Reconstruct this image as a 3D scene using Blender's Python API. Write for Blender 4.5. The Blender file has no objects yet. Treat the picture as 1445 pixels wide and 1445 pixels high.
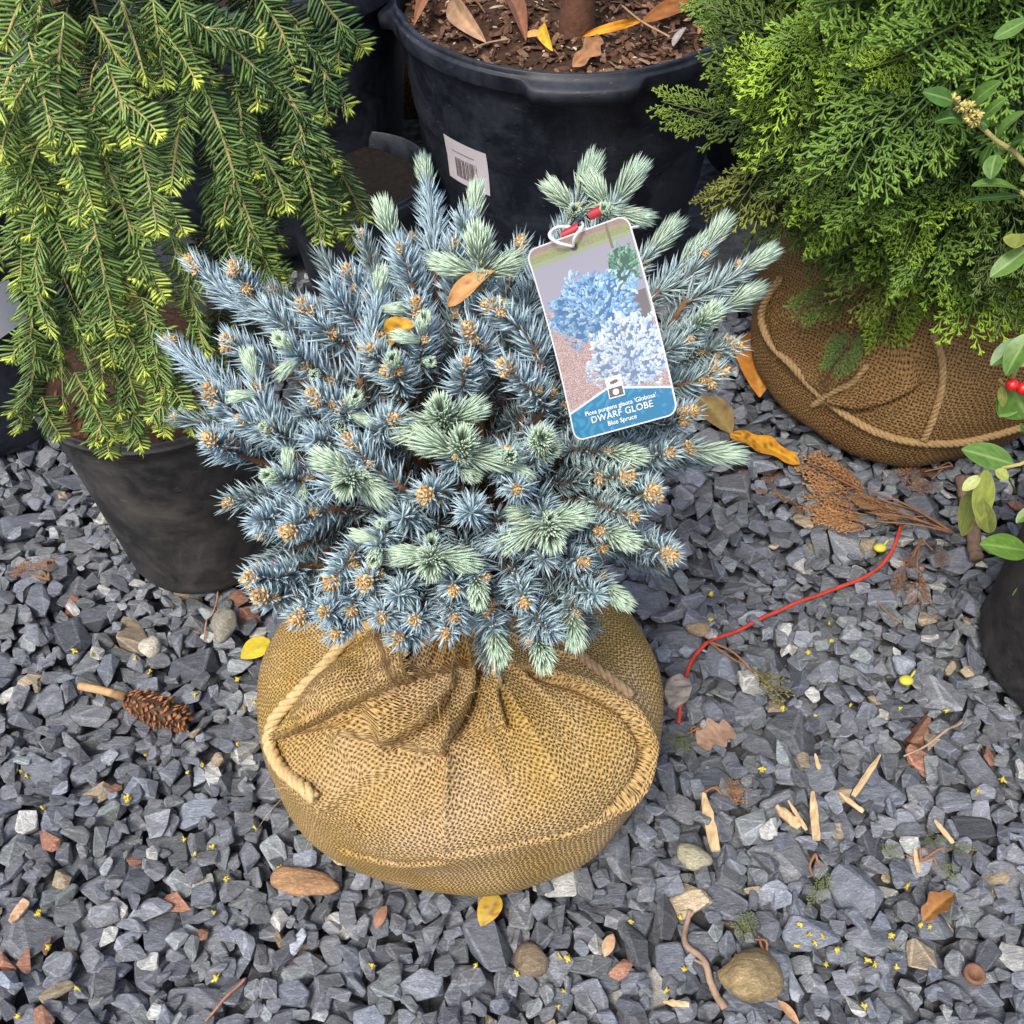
import bpy, bmesh, math, random
import numpy as np
from mathutils import Vector, Matrix
from mathutils.bvhtree import BVHTree

rng = np.random.default_rng(7)
random.seed(7)
scene = bpy.context.scene
col = scene.collection
R = math.radians

# ------------------------------------------------------------------ camera, light, exposure
CAM = np.array([0.0, 0.0, 1.15])
PITCH = R(48.0)
FPX = 1549.0            # focal length in pixels of the 1445 px photograph
cam_data = bpy.data.cameras.new('camera')
cam_data.sensor_width = 36.0
cam_data.lens = 36.0 * FPX / 1445.0
cam_data.clip_start = 0.02
cam_data.clip_end = 200.0
cam = bpy.data.objects.new('camera', cam_data)
cam.location = CAM
cam.rotation_euler = (R(90) - PITCH, 0, 0)
col.objects.link(cam)
scene.camera = cam

SUN_EL, SUN_AZ = 58.0, 205.0      # azimuth measured clockwise from +Y: behind the camera, a little to the left
world = bpy.data.worlds.new('World')
scene.world = world
world.use_nodes = True
wn = world.node_tree
bg = wn.nodes['Background']
sky = wn.nodes.new('ShaderNodeTexSky')
sky.sky_type = 'NISHITA'
sky.sun_disc = False
sky.sun_elevation = R(SUN_EL)
sky.sun_rotation = R(SUN_AZ)
sky.air_density = 1.0
sky.dust_density = 4.0
sky.ozone_density = 1.0
wn.links.new(sky.outputs['Color'], bg.inputs['Color'])
bg.inputs['Strength'].default_value = 0.14

sun_data = bpy.data.lights.new('sun', 'SUN')
sun_data.energy = 1.5
sun_data.angle = R(14)
sun_data.color = (1.0, 0.95, 0.86)
sun = bpy.data.objects.new('sun', sun_data)
az = R(SUN_AZ); el = R(SUN_EL)
to_sun = Vector((math.sin(az) * math.cos(el), math.cos(az) * math.cos(el), math.sin(el)))
sun.rotation_euler = (-to_sun).to_track_quat('-Z', 'Y').to_euler()
sun.location = to_sun * 5
col.objects.link(sun)

scene.view_settings.view_transform = 'Standard'
scene.view_settings.look = 'None'
scene.view_settings.exposure = 0.95
scene.view_settings.gamma = 1.0
scene.cycles.use_denoising = True
scene.cycles.max_bounces = 6
scene.cycles.diffuse_bounces = 3

# ------------------------------------------------------------------ geometry helpers
FWD = np.array([0, math.cos(PITCH), -math.sin(PITCH)])
UPV = np.array([0, math.sin(PITCH), math.cos(PITCH)])
RGT = np.array([1.0, 0, 0])
Z = np.array([0, 0, 1.0])

def ray(px, py):
    return FWD + RGT * (px - 722.5) / FPX - UPV * (py - 722.5) / FPX
def at(px, py, z=0.0):
    d = ray(px, py); return CAM + d * ((z - CAM[2]) / d[2])
def at_y(px, py, y):
    d = ray(px, py); return CAM + d * ((y - CAM[1]) / d[1])
def at_d(px, py, dep):
    return CAM + ray(px, py) * dep
def project(p):
    q = np.asarray(p) - CAM
    dep = q @ FWD
    return 722.5 + FPX * (q @ RGT) / dep, 722.5 - FPX * (q @ UPV) / dep, dep
def hit_ell(px, py, c, rad):
    d = ray(px, py)
    o = (CAM - c) / rad; k = d / rad
    a = k @ k; b = o @ k; cc = o @ o - 1
    disc = b * b - a * cc
    if disc > 0:
        return CAM + d * ((-b - math.sqrt(disc)) / a)
    return CAM + d * (-b / a)
def nrm(v):
    v = np.asarray(v, float)
    return v / (np.linalg.norm(v, axis=-1, keepdims=True) + 1e-12)
def smooth(e0, e1, x):
    t = np.clip((x - e0) / (e1 - e0), 0, 1); return t * t * (3 - 2 * t)
def spline(pts, n):
    """Catmull-Rom through pts, n samples evenly spread along the curve."""
    P = np.asarray(pts, float)
    if len(P) == 2:
        t = np.linspace(0, 1, n)[:, None]; return P[0] * (1 - t) + P[1] * t
    Q = np.vstack([2 * P[0] - P[1], P, 2 * P[-1] - P[-2]])
    out = []
    for i in range(len(P) - 1):
        p0, p1, p2, p3 = Q[i:i + 4]
        t = np.linspace(0, 1, 16, endpoint=False)[:, None]
        out.append(.5 * (2 * p1 + (p2 - p0) * t + (2 * p0 - 5 * p1 + 4 * p2 - p3) * t**2 + (3 * p1 - p0 - 3 * p2 + p3) * t**3))
    out = np.vstack(out + [P[-1:]])
    s = np.r_[0, np.cumsum(np.linalg.norm(np.diff(out, axis=0), axis=1))]
    u = np.linspace(0, s[-1], n)
    return np.stack([np.interp(u, s, out[:, k]) for k in range(out.shape[1])], 1)
def frames(path):
    T = nrm(np.gradient(path, axis=0))
    N = np.zeros_like(T)
    a = np.array([0.31, 0.2, 0.93])
    n = a - T[0] * (a @ T[0])
    if np.linalg.norm(n) < .1: n = np.array([1., 0, 0]) - T[0] * T[0][0]
    n = n / np.linalg.norm(n)
    for i in range(len(T)):
        n = n - T[i] * (n @ T[i]); n = n / (np.linalg.norm(n) + 1e-12); N[i] = n
    return T, N, np.cross(T, N)

class MB:
    """Collects vertices, faces and per-vertex colours of ONE mesh."""
    def __init__(s):
        s.v = []; s.t = []; s.q = []; s.c = []; s.n = 0; s.uv = None
    def add(s, V, tris=None, quads=None, c=(1, 1, 1)):
        V = np.asarray(V, float)
        s.v.append(V)
        c = np.asarray(c, float)
        if c.ndim == 1: c = np.tile(c, (len(V), 1))
        s.c.append(c)
        if tris is not None and len(tris): s.t.append(np.asarray(tris, int) + s.n)
        if quads is not None and len(quads): s.q.append(np.asarray(quads, int) + s.n)
        s.n += len(V)
    def tube(s, path, rad, sides=6, c=(1, 1, 1), caps=True):
        path = np.asarray(path, float); n = len(path)
        rad = np.broadcast_to(np.asarray(rad, float), (n,))
        T, N, B = frames(path)
        a = np.arange(sides) * 2 * math.pi / sides
        V = path[:, None] + rad[:, None, None] * (np.cos(a)[None, :, None] * N[:, None] + np.sin(a)[None, :, None] * B[:, None])
        i = np.arange(n - 1)[:, None] * sides; j = np.arange(sides)[None]; k = (j + 1) % sides
        Q = np.stack([i + j, i + k, i + sides + k, i + sides + j], -1).reshape(-1, 4)
        c = np.asarray(c, float)
        if c.ndim == 2: c = np.repeat(c, sides, 0)
        tr = []
        if caps:
            for jj in range(1, sides - 1):
                tr.append((0, jj + 1, jj)); b = (n - 1) * sides; tr.append((b, b + jj, b + jj + 1))
        s.add(V.reshape(-1, 3), tr, Q, c)
    def needles(s, b, d, L, w, c, side=None, th=0.7, mid=0.55, bend=None, ctip=None):
        """n tapered three-sided needles: base b, direction d, length L, width w."""
        n = len(b)
        L = np.broadcast_to(np.asarray(L, float), (n,))[:, None]
        w = np.broadcast_to(np.asarray(w, float), (n,))[:, None]
        d = nrm(d)
        if side is None:
            side = nrm(np.cross(d, rng.normal(size=(n, 3))))
        else:
            side = nrm(side - d * (side * d).sum(1, keepdims=True))
        up = np.cross(side, d)
        m = b + d * L * mid; tip = b + d * L
        if bend is not None:
            m = m + bend * L * .25; tip = tip + bend * L * .75
        ring = lambda p, k: np.stack([p - side * w * .5 * k - up * w * th * .25 * k, p + side * w * .5 * k - up * w * th * .25 * k, p + up * w * th * .5 * k], 1)
        V = np.concatenate([ring(b, .7), ring(m, 1.0), tip[:, None]], 1)
        o = np.arange(n)[:, None] * 7
        Qp = np.array([[0, 1, 4, 3], [1, 2, 5, 4], [2, 0, 3, 5]]); Tp = np.array([[3, 4, 6], [4, 5, 6], [5, 3, 6]])
        Q = (o[:, :, None] + Qp[None]).reshape(-1, 4); Tt = (o[:, :, None] + Tp[None]).reshape(-1, 3)
        c = np.broadcast_to(np.asarray(c, float), (n, 3))
        C = np.repeat(c[:, None], 7, 1).copy()
        if ctip is not None: C[:, 6] = ctip; C[:, 3:6] = C[:, 3:6] * .7 + .3 * np.broadcast_to(np.asarray(ctip, float), (n, 3))[:, None]
        s.add(V.reshape(-1, 3), Tt, Q, C.reshape(-1, 3))
    def ball(s, p, r, c, seg=8, ring=6, squash=(1, 1, 1)):
        th = np.linspace(0, math.pi, ring + 1)[1:-1]; ph = np.arange(seg) * 2 * math.pi / seg
        V = [np.array([0, 0, 1.])] + [np.array([math.sin(t) * math.cos(f), math.sin(t) * math.sin(f), math.cos(t)]) for t in th for f in ph] + [np.array([0, 0, -1.])]
        V = np.array(V) * r * np.asarray(squash) + p
        tr = []; q = []
        for j in range(seg):
            tr.append((0, 1 + j, 1 + (j + 1) % seg)); e = len(V) - 1; b = 1 + (ring - 2) * seg
            tr.append((e, b + (j + 1) % seg, b + j))
            for i in range(ring - 2):
                a = 1 + i * seg; q.append((a + j, a + seg + j, a + seg + (j + 1) % seg, a + (j + 1) % seg))
        s.add(V, tr, q, c)
    def grid(s, P, c=(1, 1, 1), closed=False):
        """P: (n, m, 3) points -> quads; closed joins the last column to the first."""
        n, m = P.shape[:2]
        i = np.arange(n - 1)[:, None] * m
        j = np.arange(m if closed else m - 1)[None]; k = (j + 1) % m
        Q = np.stack([i + j, i + k, i + m + k, i + m + j], -1).reshape(-1, 4)
        c = np.asarray(c, float)
        if c.ndim == 3: c = c.reshape(-1, 3)
        s.add(P.reshape(-1, 3), None, Q, c)
    def arrays(s):
        V = np.vstack(s.v); C = np.vstack(s.c)
        Tt = np.vstack(s.t) if s.t else np.zeros((0, 3), int); Q = np.vstack(s.q) if s.q else np.zeros((0, 4), int)
        return V, Tt, Q, C
    def mesh(s, name, mat, off=(0, 0, 0), sm=True, uv=None):
        V, Tt, Q, C = s.arrays()
        V = V - np.asarray(off)
        me = bpy.data.meshes.new(name)
        me.vertices.add(len(V)); me.vertices.foreach_set('co', V.astype(np.float32).ravel())
        nl = len(Tt) * 3 + len(Q) * 4
        me.loops.add(nl)
        li = np.r_[Tt.ravel(), Q.ravel()].astype(np.int32)
        me.loops.foreach_set('vertex_index', li)
        npol = len(Tt) + len(Q)
        me.polygons.add(npol)
        ls = np.r_[np.arange(len(Tt)) * 3, len(Tt) * 3 + np.arange(len(Q)) * 4].astype(np.int32)
        me.polygons.foreach_set('loop_start', ls)
        me.polygons.foreach_set('use_smooth', np.full(npol, bool(sm)))
        at_ = me.attributes.new('Col', 'FLOAT_COLOR', 'POINT')
        at_.data.foreach_set('color', np.c_[C, np.ones(len(C))].astype(np.float32).ravel())
        if uv is not None:
            ul = me.uv_layers.new(name='UVMap')
            ul.data.foreach_set('uv', np.asarray(uv)[li].astype(np.float32).ravel())
        me.update(calc_edges=True); me.validate()
        if mat is not None: me.materials.append(mat)
        return me

OFF = {}
def link(o, parent=None):
    col.objects.link(o)
    if parent is not None: o.parent = parent
    return o
def tag_(o, label, cat, group=None):
    o['label'] = label; o['category'] = cat
    if group: o['group'] = group
    return o
def thing(name, label, cat, loc, group=None):
    o = bpy.data.objects.new(name, None); o.empty_display_size = .05
    o.location = loc; link(o); OFF[o.name] = np.asarray(loc, float)
    return tag_(o, label, cat, group)
def part(name, mb, mat, parent, sm=True, uv=None, label=None):
    off = OFF[parent.name]
    o = bpy.data.objects.new(name, mb.mesh(name, mat, off, sm, uv)); link(o, parent)
    OFF[o.name] = off
    if label: o['label'] = label
    return o
def solo(name, mb, mat, label, cat, group=None, sm=True, loc=None, uv=None):
    V = np.vstack(mb.v)
    if loc is None:
        loc = np.array([V[:, 0].mean(), V[:, 1].mean(), V[:, 2].min()])
    o = bpy.data.objects.new(name, mb.mesh(name, mat, loc, sm, uv)); o.location = loc; link(o); OFF[o.name] = np.asarray(loc, float)
    return tag_(o, label, cat, group)

# ------------------------------------------------------------------ materials
def new_mat(name):
    m = bpy.data.materials.new(name); m.use_nodes = True
    nt = m.node_tree
    return m, nt, nt.nodes['Principled BSDF']
def nd(nt, t, **kw):
    n = nt.nodes.new(t)
    for k, v in kw.items():
        if k in n.inputs.keys(): n.inputs[k].default_value = v
        else: setattr(n, k, v)
    return n
def ramp(nt, fac, stops):
    r = nt.nodes.new('ShaderNodeValToRGB')
    el = r.color_ramp.elements
    while len(el) < len(stops): el.new(.5)
    for e, (p, c) in zip(el, stops): e.position = p; e.color = (*c, 1) if len(c) == 3 else c
    nt.links.new(fac, r.inputs['Fac']); return r.outputs['Color']
def mixc(nt, a, b, fac=1.0, mode='MULTIPLY'):
    m = nt.nodes.new('ShaderNodeMix'); m.data_type = 'RGBA'; m.blend_type = mode
    for s, v in ((m.inputs['Factor'], fac), (m.inputs['A'], a), (m.inputs['B'], b)):
        if hasattr(v, 'links'): nt.links.new(v, s)
        else: s.default_value = v if not isinstance(v, tuple) else (*v, 1)[:4]
    return m.outputs['Result']
def math_(nt, op, a, b=None, c=None):
    m = nt.nodes.new('ShaderNodeMath'); m.operation = op
    for i, v in enumerate((a, b, c)):
        if v is None: continue
        if hasattr(v, 'links'): nt.links.new(v, m.inputs[i])
        else: m.inputs[i].default_value = v
    return m.outputs[0]
def noise(nt, scale, detail=4, rough=.55, vec=None, dist=0.0):
    n = nd(nt, 'ShaderNodeTexNoise', Scale=scale, Detail=detail, Roughness=rough, Distortion=dist)
    if vec is not None: nt.links.new(vec, n.inputs['Vector'])
    return n.outputs['Fac']
def bump(nt, h, strength, dist, bsdf, normal=None):
    b = nd(nt, 'ShaderNodeBump', Strength=strength, Distance=dist)
    nt.links.new(h, b.inputs['Height'])
    if normal is not None: nt.links.new(normal, b.inputs['Normal'])
    nt.links.new(b.outputs['Normal'], bsdf.inputs['Normal']); return b.outputs['Normal']
def objco(nt):
    return nt.nodes.new('ShaderNodeTexCoord').outputs['Object']

def vcol_mat(name, rough=.5, spec=.4, nscale=None, namt=.3, bscale=None, bdist=.0005, sss=0.0, trans=0.0, coat=0.0):
    m, nt, b = new_mat(name)
    a = nd(nt, 'ShaderNodeAttribute', attribute_name='Col').outputs['Color']
    co = objco(nt)
    if nscale:
        f = noise(nt, nscale, 5, .6, co)
        a = mixc(nt, a, ramp(nt, f, [(.25, (1 - namt,) * 3), (.75, (1 + namt,) * 3)]))
    nt.links.new(a, b.inputs['Base Color'])
    b.inputs['Roughness'].default_value = rough
    b.inputs['Specular IOR Level'].default_value = spec
    b.inputs['Coat Weight'].default_value = coat
    if bscale: bump(nt, noise(nt, bscale, 5, .6, co), .6, bdist, b)
    if trans:
        t = nd(nt, 'ShaderNodeBsdfTranslucent'); nt.links.new(a, t.inputs['Color'])
        mx = nd(nt, 'ShaderNodeMixShader'); mx.inputs[0].default_value = trans
        nt.links.new(b.outputs[0], mx.inputs[1]); nt.links.new(t.outputs[0], mx.inputs[2])
        nt.links.new(mx.outputs[0], nt.nodes['Material Output'].inputs['Surface'])
    return m

M_needle = vcol_mat('spruce_needle', .42, .45)
M_hneedle = vcol_mat('hemlock_needle', .38, .5, trans=.12)
M_bark = vcol_mat('bark', .85, .2, 90, .35, 220, .002)
M_bud = vcol_mat('bud_scale', .6, .3)
M_leaf = vcol_mat('holly_leaf', .38, .38, 60, .18, 130, .0006, trans=.1)
M_dry = vcol_mat('dry_leaf', .6, .3, 70, .3, 160, .0008, trans=.12)
M_wood = vcol_mat('split_wood', .8, .25, 120, .3, 260, .0008)
M_rope = vcol_mat('jute_rope', .9, .15, 400, .35, 900, .0008)
M_soil = vcol_mat('potting_soil', .95, .15, 120, .5, 160, .004)
M_plain = vcol_mat('plain', .5, .4)
M_berry = vcol_mat('berry', .22, .6)
M_print = vcol_mat('printed_card', .32, .5)

def stone_mat():
    m, nt, b = new_mat('slate_stone')
    a = nd(nt, 'ShaderNodeAttribute', attribute_name='Col').outputs['Color']
    oi = nt.nodes.new('ShaderNodeObjectInfo')
    base = mixc(nt, a, oi.outputs['Color'])
    co = nt.nodes.new('ShaderNodeNewGeometry').outputs['Position']
    rnd = nt.nodes.new('ShaderNodeVectorMath'); rnd.operation = 'ADD'
    nt.links.new(co, rnd.inputs[0]); nt.links.new(oi.outputs['Random'], rnd.inputs[1])
    co = rnd.outputs[0]
    mp = nd(nt, 'ShaderNodeMapping'); mp.inputs['Scale'].default_value = (1, 2.6, 1.4); mp.inputs['Rotation'].default_value = (.4, .7, .5)
    nt.links.new(co, mp.inputs['Vector'])
    f1 = noise(nt, 60, 6, .68, mp.outputs[0], .6)
    f2 = noise(nt, 260, 4, .7, mp.outputs[0], .8)
    c1 = ramp(nt, f1, [(.28, (.62, .63, .66)), (.5, (1, 1, 1)), (.72, (1.45, 1.45, 1.42))])
    c2 = ramp(nt, f2, [(.35, (.72, .72, .74)), (.55, (1, 1, 1)), (.68, (1.75, 1.75, 1.7))])
    nt.links.new(mixc(nt, mixc(nt, base, c1), c2), b.inputs['Base Color'])
    b.inputs['Roughness'].default_value = .62
    b.inputs['Specular IOR Level'].default_value = .45
    h = math_(nt, 'ADD', math_(nt, 'MULTIPLY', f1, 1.4), math_(nt, 'MULTIPLY', f2, .6))
    bump(nt, h, .75, .0035, b)
    return m
M_stone = stone_mat()

def ground_mat():
    m, nt, b = new_mat('gravel_fines')
    co = objco(nt)
    v = nd(nt, 'ShaderNodeTexVoronoi', Scale=45.0); nt.links.new(co, v.inputs['Vector'])
    c = ramp(nt, v.outputs['Color'], [(0, (.03, .033, .038)), (1, (.085, .09, .1))])
    nt.links.new(mixc(nt, c, ramp(nt, noise(nt, 200, 5, .6, co), [(.3, (.6, .58, .55)), (.7, (1.2, 1.2, 1.2))])), b.inputs['Base Color'])
    b.inputs['Roughness'].default_value = .9
    bump(nt, v.outputs['Distance'], .8, .01, b)
    return m
M_ground = ground_mat()

def pot_mat(name, base, dust, rough=.48):
    m, nt, b = new_mat(name)
    co = objco(nt)
    f = noise(nt, 9, 7, .7, co, 1.2); g = noise(nt, 60, 4, .6, co)
    c = ramp(nt, math_(nt, 'ADD', math_(nt, 'MULTIPLY', f, .75), math_(nt, 'MULTIPLY', g, .25)), [(.42, base), (.72, dust)])
    mp = nd(nt, 'ShaderNodeMapping'); mp.inputs['Scale'].default_value = (9, 9, 60); mp.inputs['Rotation'].default_value = (.5, .3, 0)
    nt.links.new(co, mp.inputs['Vector'])
    s = noise(nt, 6, 3, .6, mp.outputs[0])
    c = mixc(nt, c, ramp(nt, s, [(.66, (0, 0, 0)), (.72, (.05, .05, .055))]), 1.0, 'ADD')
    nt.links.new(c, b.inputs['Base Color'])
    nt.links.new(ramp(nt, f, [(.35, (rough,) * 3), (.7, (rough + .25,) * 3)]), b.inputs['Roughness'])
    b.inputs['Specular IOR Level'].default_value = .4
    bump(nt, math_(nt, 'ADD', g, math_(nt, 'MULTIPLY', f, 2.0)), .25, .0015, b)
    return m
M_potblue = pot_mat('black_plastic_bluish', (.005, .007, .012), (.034, .039, .053), .38)
M_potgrey = pot_mat('black_plastic_dusty', (.012, .012, .013), (.075, .070, .064), .55)

def burlap_mat(name, pitch, cA, cB, cHole, depth=.003, hole=.42):
    """Plain weave read from the cloth's own UV (metres)."""
    m, nt, b = new_mat(name)
    uvn = nt.nodes.new('ShaderNodeUVMap'); uvn.uv_map = 'UVMap'
    sep = nt.nodes.new('ShaderNodeSeparateXYZ'); nt.links.new(uvn.outputs[0], sep.inputs[0])
    w1 = noise(nt, 22, 3, .5, uvn.outputs[0]); w2 = noise(nt, 19, 3, .5, math_vec(nt, uvn.outputs[0], 3.7))
    w3 = noise(nt, 140, 2, .5, uvn.outputs[0])
    U = math_(nt, 'ADD', math_(nt, 'DIVIDE', sep.outputs[0], pitch), math_(nt, 'ADD', math_(nt, 'MULTIPLY', w1, 4.2), math_(nt, 'MULTIPLY', w3, 1.1)))
    Vv = math_(nt, 'ADD', math_(nt, 'DIVIDE', sep.outputs[1], pitch), math_(nt, 'ADD', math_(nt, 'MULTIPLY', w2, 4.2), math_(nt, 'MULTIPLY', w3, -1.1)))
    su = math_(nt, 'SINE', math_(nt, 'MULTIPLY', U, math.pi)); sv = math_(nt, 'SINE', math_(nt, 'MULTIPLY', Vv, math.pi))
    a = math_(nt, 'ABSOLUTE', su); c = math_(nt, 'ABSOLUTE', sv)
    par = math_(nt, 'MULTIPLY', math_(nt, 'SIGN', su), math_(nt, 'SIGN', sv))
    top = math_(nt, 'MAXIMUM', a, c)
    h = math_(nt, 'ADD', top, math_(nt, 'MULTIPLY', par, math_(nt, 'MULTIPLY', math_(nt, 'SUBTRACT', a, c), .30)))
    loose = noise(nt, 9, 4, .6, math_vec(nt, uvn.outputs[0], 9.1))
    thr = math_(nt, 'ADD', hole - .30, math_(nt, 'MULTIPLY', loose, .6))
    msk = nd(nt, 'ShaderNodeMapRange'); nt.links.new(math_(nt, 'SUBTRACT', top, thr), msk.inputs['Value'])
    msk.inputs['From Min'].default_value = -.10; msk.inputs['From Max'].default_value = .16
    big = noise(nt, 6.5, 4, .6, uvn.outputs[0], .5)
    tc = ramp(nt, big, [(.36, cA), (.64, cB)])
    fib = noise(nt, 500, 3, .7, uvn.outputs[0])
    tc = mixc(nt, tc, ramp(nt, fib, [(.3, (.68, .66, .62)), (.7, (1.3, 1.28, 1.22))]))
    tc = mixc(nt, tc, ramp(nt, h, [(.55, (.74, .71, .66)), (1.05, (1.14, 1.14, 1.14))]))
    spots = noise(nt, 42, 3, .6, math_vec(nt, uvn.outputs[0], 5.3))
    tc = mixc(nt, tc, ramp(nt, spots, [(.66, (1, 1, 1)), (.78, (.62, .5, .45))]))
    fin = mixc(nt, cHole, tc, msk.outputs[0], 'MIX')
    nt.links.new(fin, b.inputs['Base Color'])
    b.inputs['Roughness'].default_value = .92; b.inputs['Specular IOR Level'].default_value = .12
    bump(nt, math_(nt, 'ADD', h, math_(nt, 'MULTIPLY', fib, .25)), .9, depth, b)
    return m
def math_vec(nt, vec, k):
    v = nt.nodes.new('ShaderNodeVectorMath'); v.operation = 'ADD'
    nt.links.new(vec, v.inputs[0]); v.inputs[1].default_value = (k, k * 1.7, k * .3); return v.outputs[0]
M_burlap = burlap_mat('golden_burlap', .0040, (.42, .28, .095), (.48, .345, .20), (.10, .062, .027), .003, .36)
M_burlap2 = burlap_mat('brown_burlap', .0042, (.20, .115, .045), (.27, .17, .075), (.04, .022, .010), .0025, .36)

# ------------------------------------------------------------------ layout of the pots and root balls
BALL = np.array([-.054, .645, 0.0])          # spruce root ball
CROWN_C = np.array([-.047, .672, .505]); CROWN_R = np.array([.262, .25, .19])
HPOT = np.array([-.420, .988, 0.0])          # hemlock pot
BIGPOT = np.array([.0915, 1.758, 0.0])
CYB = np.array([.606, 1.325, 0.0])           # cypress root ball
HOLLY = np.array([.737, .79, 0.0])
LPOT = np.array([-.845, 1.30, 0.0])
BPOT = np.array([-.43, 1.86, 0.0])
SHADEPOT_M = np.array([-.255, 1.60, 0.0])
SHADEPOT_R = np.array([.60, 2.02, 0.0])
FARBALL = np.array([-.19, 2.30, 0.0])
GZ = 0.0

# ------------------------------------------------------------------ gravel
def hull_variant(r):
    bm = bmesh.new()
    n = r.integers(9, 16)
    p = r.normal(size=(n, 3)); p /= np.linalg.norm(p, axis=1, keepdims=True)
    p = np.sign(p) * np.abs(p) ** .62
    p *= np.array([1, r.uniform(.52, .92), r.uniform(.26, .55)]) * r.uniform(.82, 1.05, (n, 1))
    p[:, 0] += p[:, 1] * r.uniform(-.3, .3)
    for q in p: bm.verts.new(q)
    bmesh.ops.convex_hull(bm, input=bm.verts)
    loose = [v for v in bm.verts if not v.link_faces]
    bmesh.ops.delete(bm, geom=loose, context='VERTS')
    bmesh.ops.dissolve_limit(bm, angle_limit=R(21), verts=bm.verts, edges=bm.edges)
    bm.normal_update()
    bm.faces.ensure_lookup_table()
    N = np.array([f.normal[:] for f in bm.faces]); D = np.array([f.normal.dot(f.verts[0].co) for f in bm.faces])
    bmesh.ops.bevel(bm, geom=list(bm.edges), offset=.06, segments=1, profile=.6, affect='EDGES', clamp_overlap=True)
    bmesh.ops.triangulate(bm, faces=bm.faces)
    bm.verts.index_update()
    V = np.array([v.co[:] for v in bm.verts]); F = np.array([[v.index for v in f.verts] for f in bm.faces])
    FN = np.array([f.normal[:] for f in bm.faces])
    bm.free()
    worn = (FN @ N.T).max(1) < .9995          # chipped edges are paler than the broken faces
    V = V[F.ravel()]; mr = np.abs(V).max(); fc = r.uniform(.85, 1.12, len(N))[(FN @ N.T).argmax(1)]; Cf = np.repeat(np.where(worn, 1.38, fc), 3)[:, None] * np.ones(3)
    F = np.arange(len(V)).reshape(-1, 3)
    return V, F, N, D, mr, Cf
vr = np.random.default_rng(3)
VARS = [hull_variant(vr) for _ in range(36)]

CELL = .003
GX0, GX1, GY0, GY1 = -.92, .92, .20, 1.62
nx, ny = int((GX1 - GX0) / CELL), int((GY1 - GY0) / CELL)
HF = np.full((nx, ny), -.05)
OWN = np.full((nx, ny), -1, int)
FOOT = np.zeros((nx, ny), bool)     # where pots and root balls stand
gxx = GX0 + (np.arange(nx) + .5) * CELL; gyy = GY0 + (np.arange(ny) + .5) * CELL
def obstacle(c, r):
    m = (gxx[:, None] - c[0]) ** 2 + (gyy[None] - c[1]) ** 2 < r * r
    FOOT[m] = True
obstacle(BALL, .136); obstacle(HPOT, .104); obstacle(CYB, .160); obstacle(HOLLY, .145); obstacle(LPOT, .185); obstacle(BIGPOT, .22); obstacle(BPOT, .2); obstacle(SHADEPOT_M, .1)

def rot_zxy(yaw, tx, ty):
    cz, sz = math.cos(yaw), math.sin(yaw); cx, sx = math.cos(tx), math.sin(tx); cy, sy = math.cos(ty), math.sin(ty)
    Rz = np.array([[cz, -sz, 0], [sz, cz, 0], [0, 0, 1]]); Rx = np.array([[1, 0, 0], [0, cx, -sx], [0, sx, cx]]); Ry = np.array([[cy, 0, sy], [0, 1, 0], [-sy, 0, cy]])
    return Rx @ Ry @ Rz
stones = []
def height_maps(vi, s, Rm, fx, fy):
    V, F, N, D, mr, _c = VARS[vi]
    hw = int(mr * s / CELL) + 1
    k = (np.arange(-hw, hw + 1) + .5) * CELL
    Nr = N @ Rm.T; d = D * s
    nz = np.where(np.abs(Nr[:, 2]) < 1e-3, 1e-3, Nr[:, 2])
    X = k[:, None] - fx; Y = k[None] - fy
    A = d / nz; Bx = -Nr[:, 0] / nz; By = -Nr[:, 1] / nz
    H = A[:, None, None] + Bx[:, None, None] * X[None] + By[:, None, None] * Y[None]
    up = nz > 0
    top = H[up].min(0); bot = H[~up].max(0)
    return hw, top, bot, top > bot
def deposit(size, zmax, tries, tilt, colr, xy=None, special=None):
    best = None
    vi = int(rng.integers(len(VARS)))
    for _ in range(tries):
        if xy is None:
            x = rng.uniform(GX0 + .06, GX1 - .06); y = rng.uniform(GY0 + .06, GY1 - .06)
        else:
            x, y = xy
        Rm = rot_zxy(rng.uniform(0, 6.283), rng.normal() * tilt, rng.normal() * tilt)
        ix = int((x - GX0) / CELL); iy = int((y - GY0) / CELL)
        if HF[ix, iy] > 1: continue
        fx = x - (GX0 + ix * CELL); fy = y - (GY0 + iy * CELL)
        hw, top, bot, val = height_maps(vi, size, Rm, fx, fy)
        if ix - hw < 0 or iy - hw < 0 or ix + hw + 1 > nx or iy + hw + 1 > ny: continue
        sl = (slice(ix - hw, ix + hw + 1), slice(iy - hw, iy + hw + 1))
        if not val.any(): continue
        h = HF[sl]
        gap = np.where(val, h - bot, -9)
        z = gap.max() - .0015
        ft = FOOT[sl] & val
        if ft.any() and (top[ft] + z).max() > -.001: continue
        if best is None or z < best[0]: best = (z, x, y, Rm, sl, top, val)
    if best is None or best[0] > zmax: return False
    z, x, y, Rm, sl, top, val = best
    new = np.where(val, np.maximum(HF[sl], top + z), HF[sl])
    HF[sl] = new
    o = OWN[sl]; o[val] = len(stones); OWN[sl] = o
    stones.append((vi, size, Rm, np.array([x, y, z]), colr, special))
    return True
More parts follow.
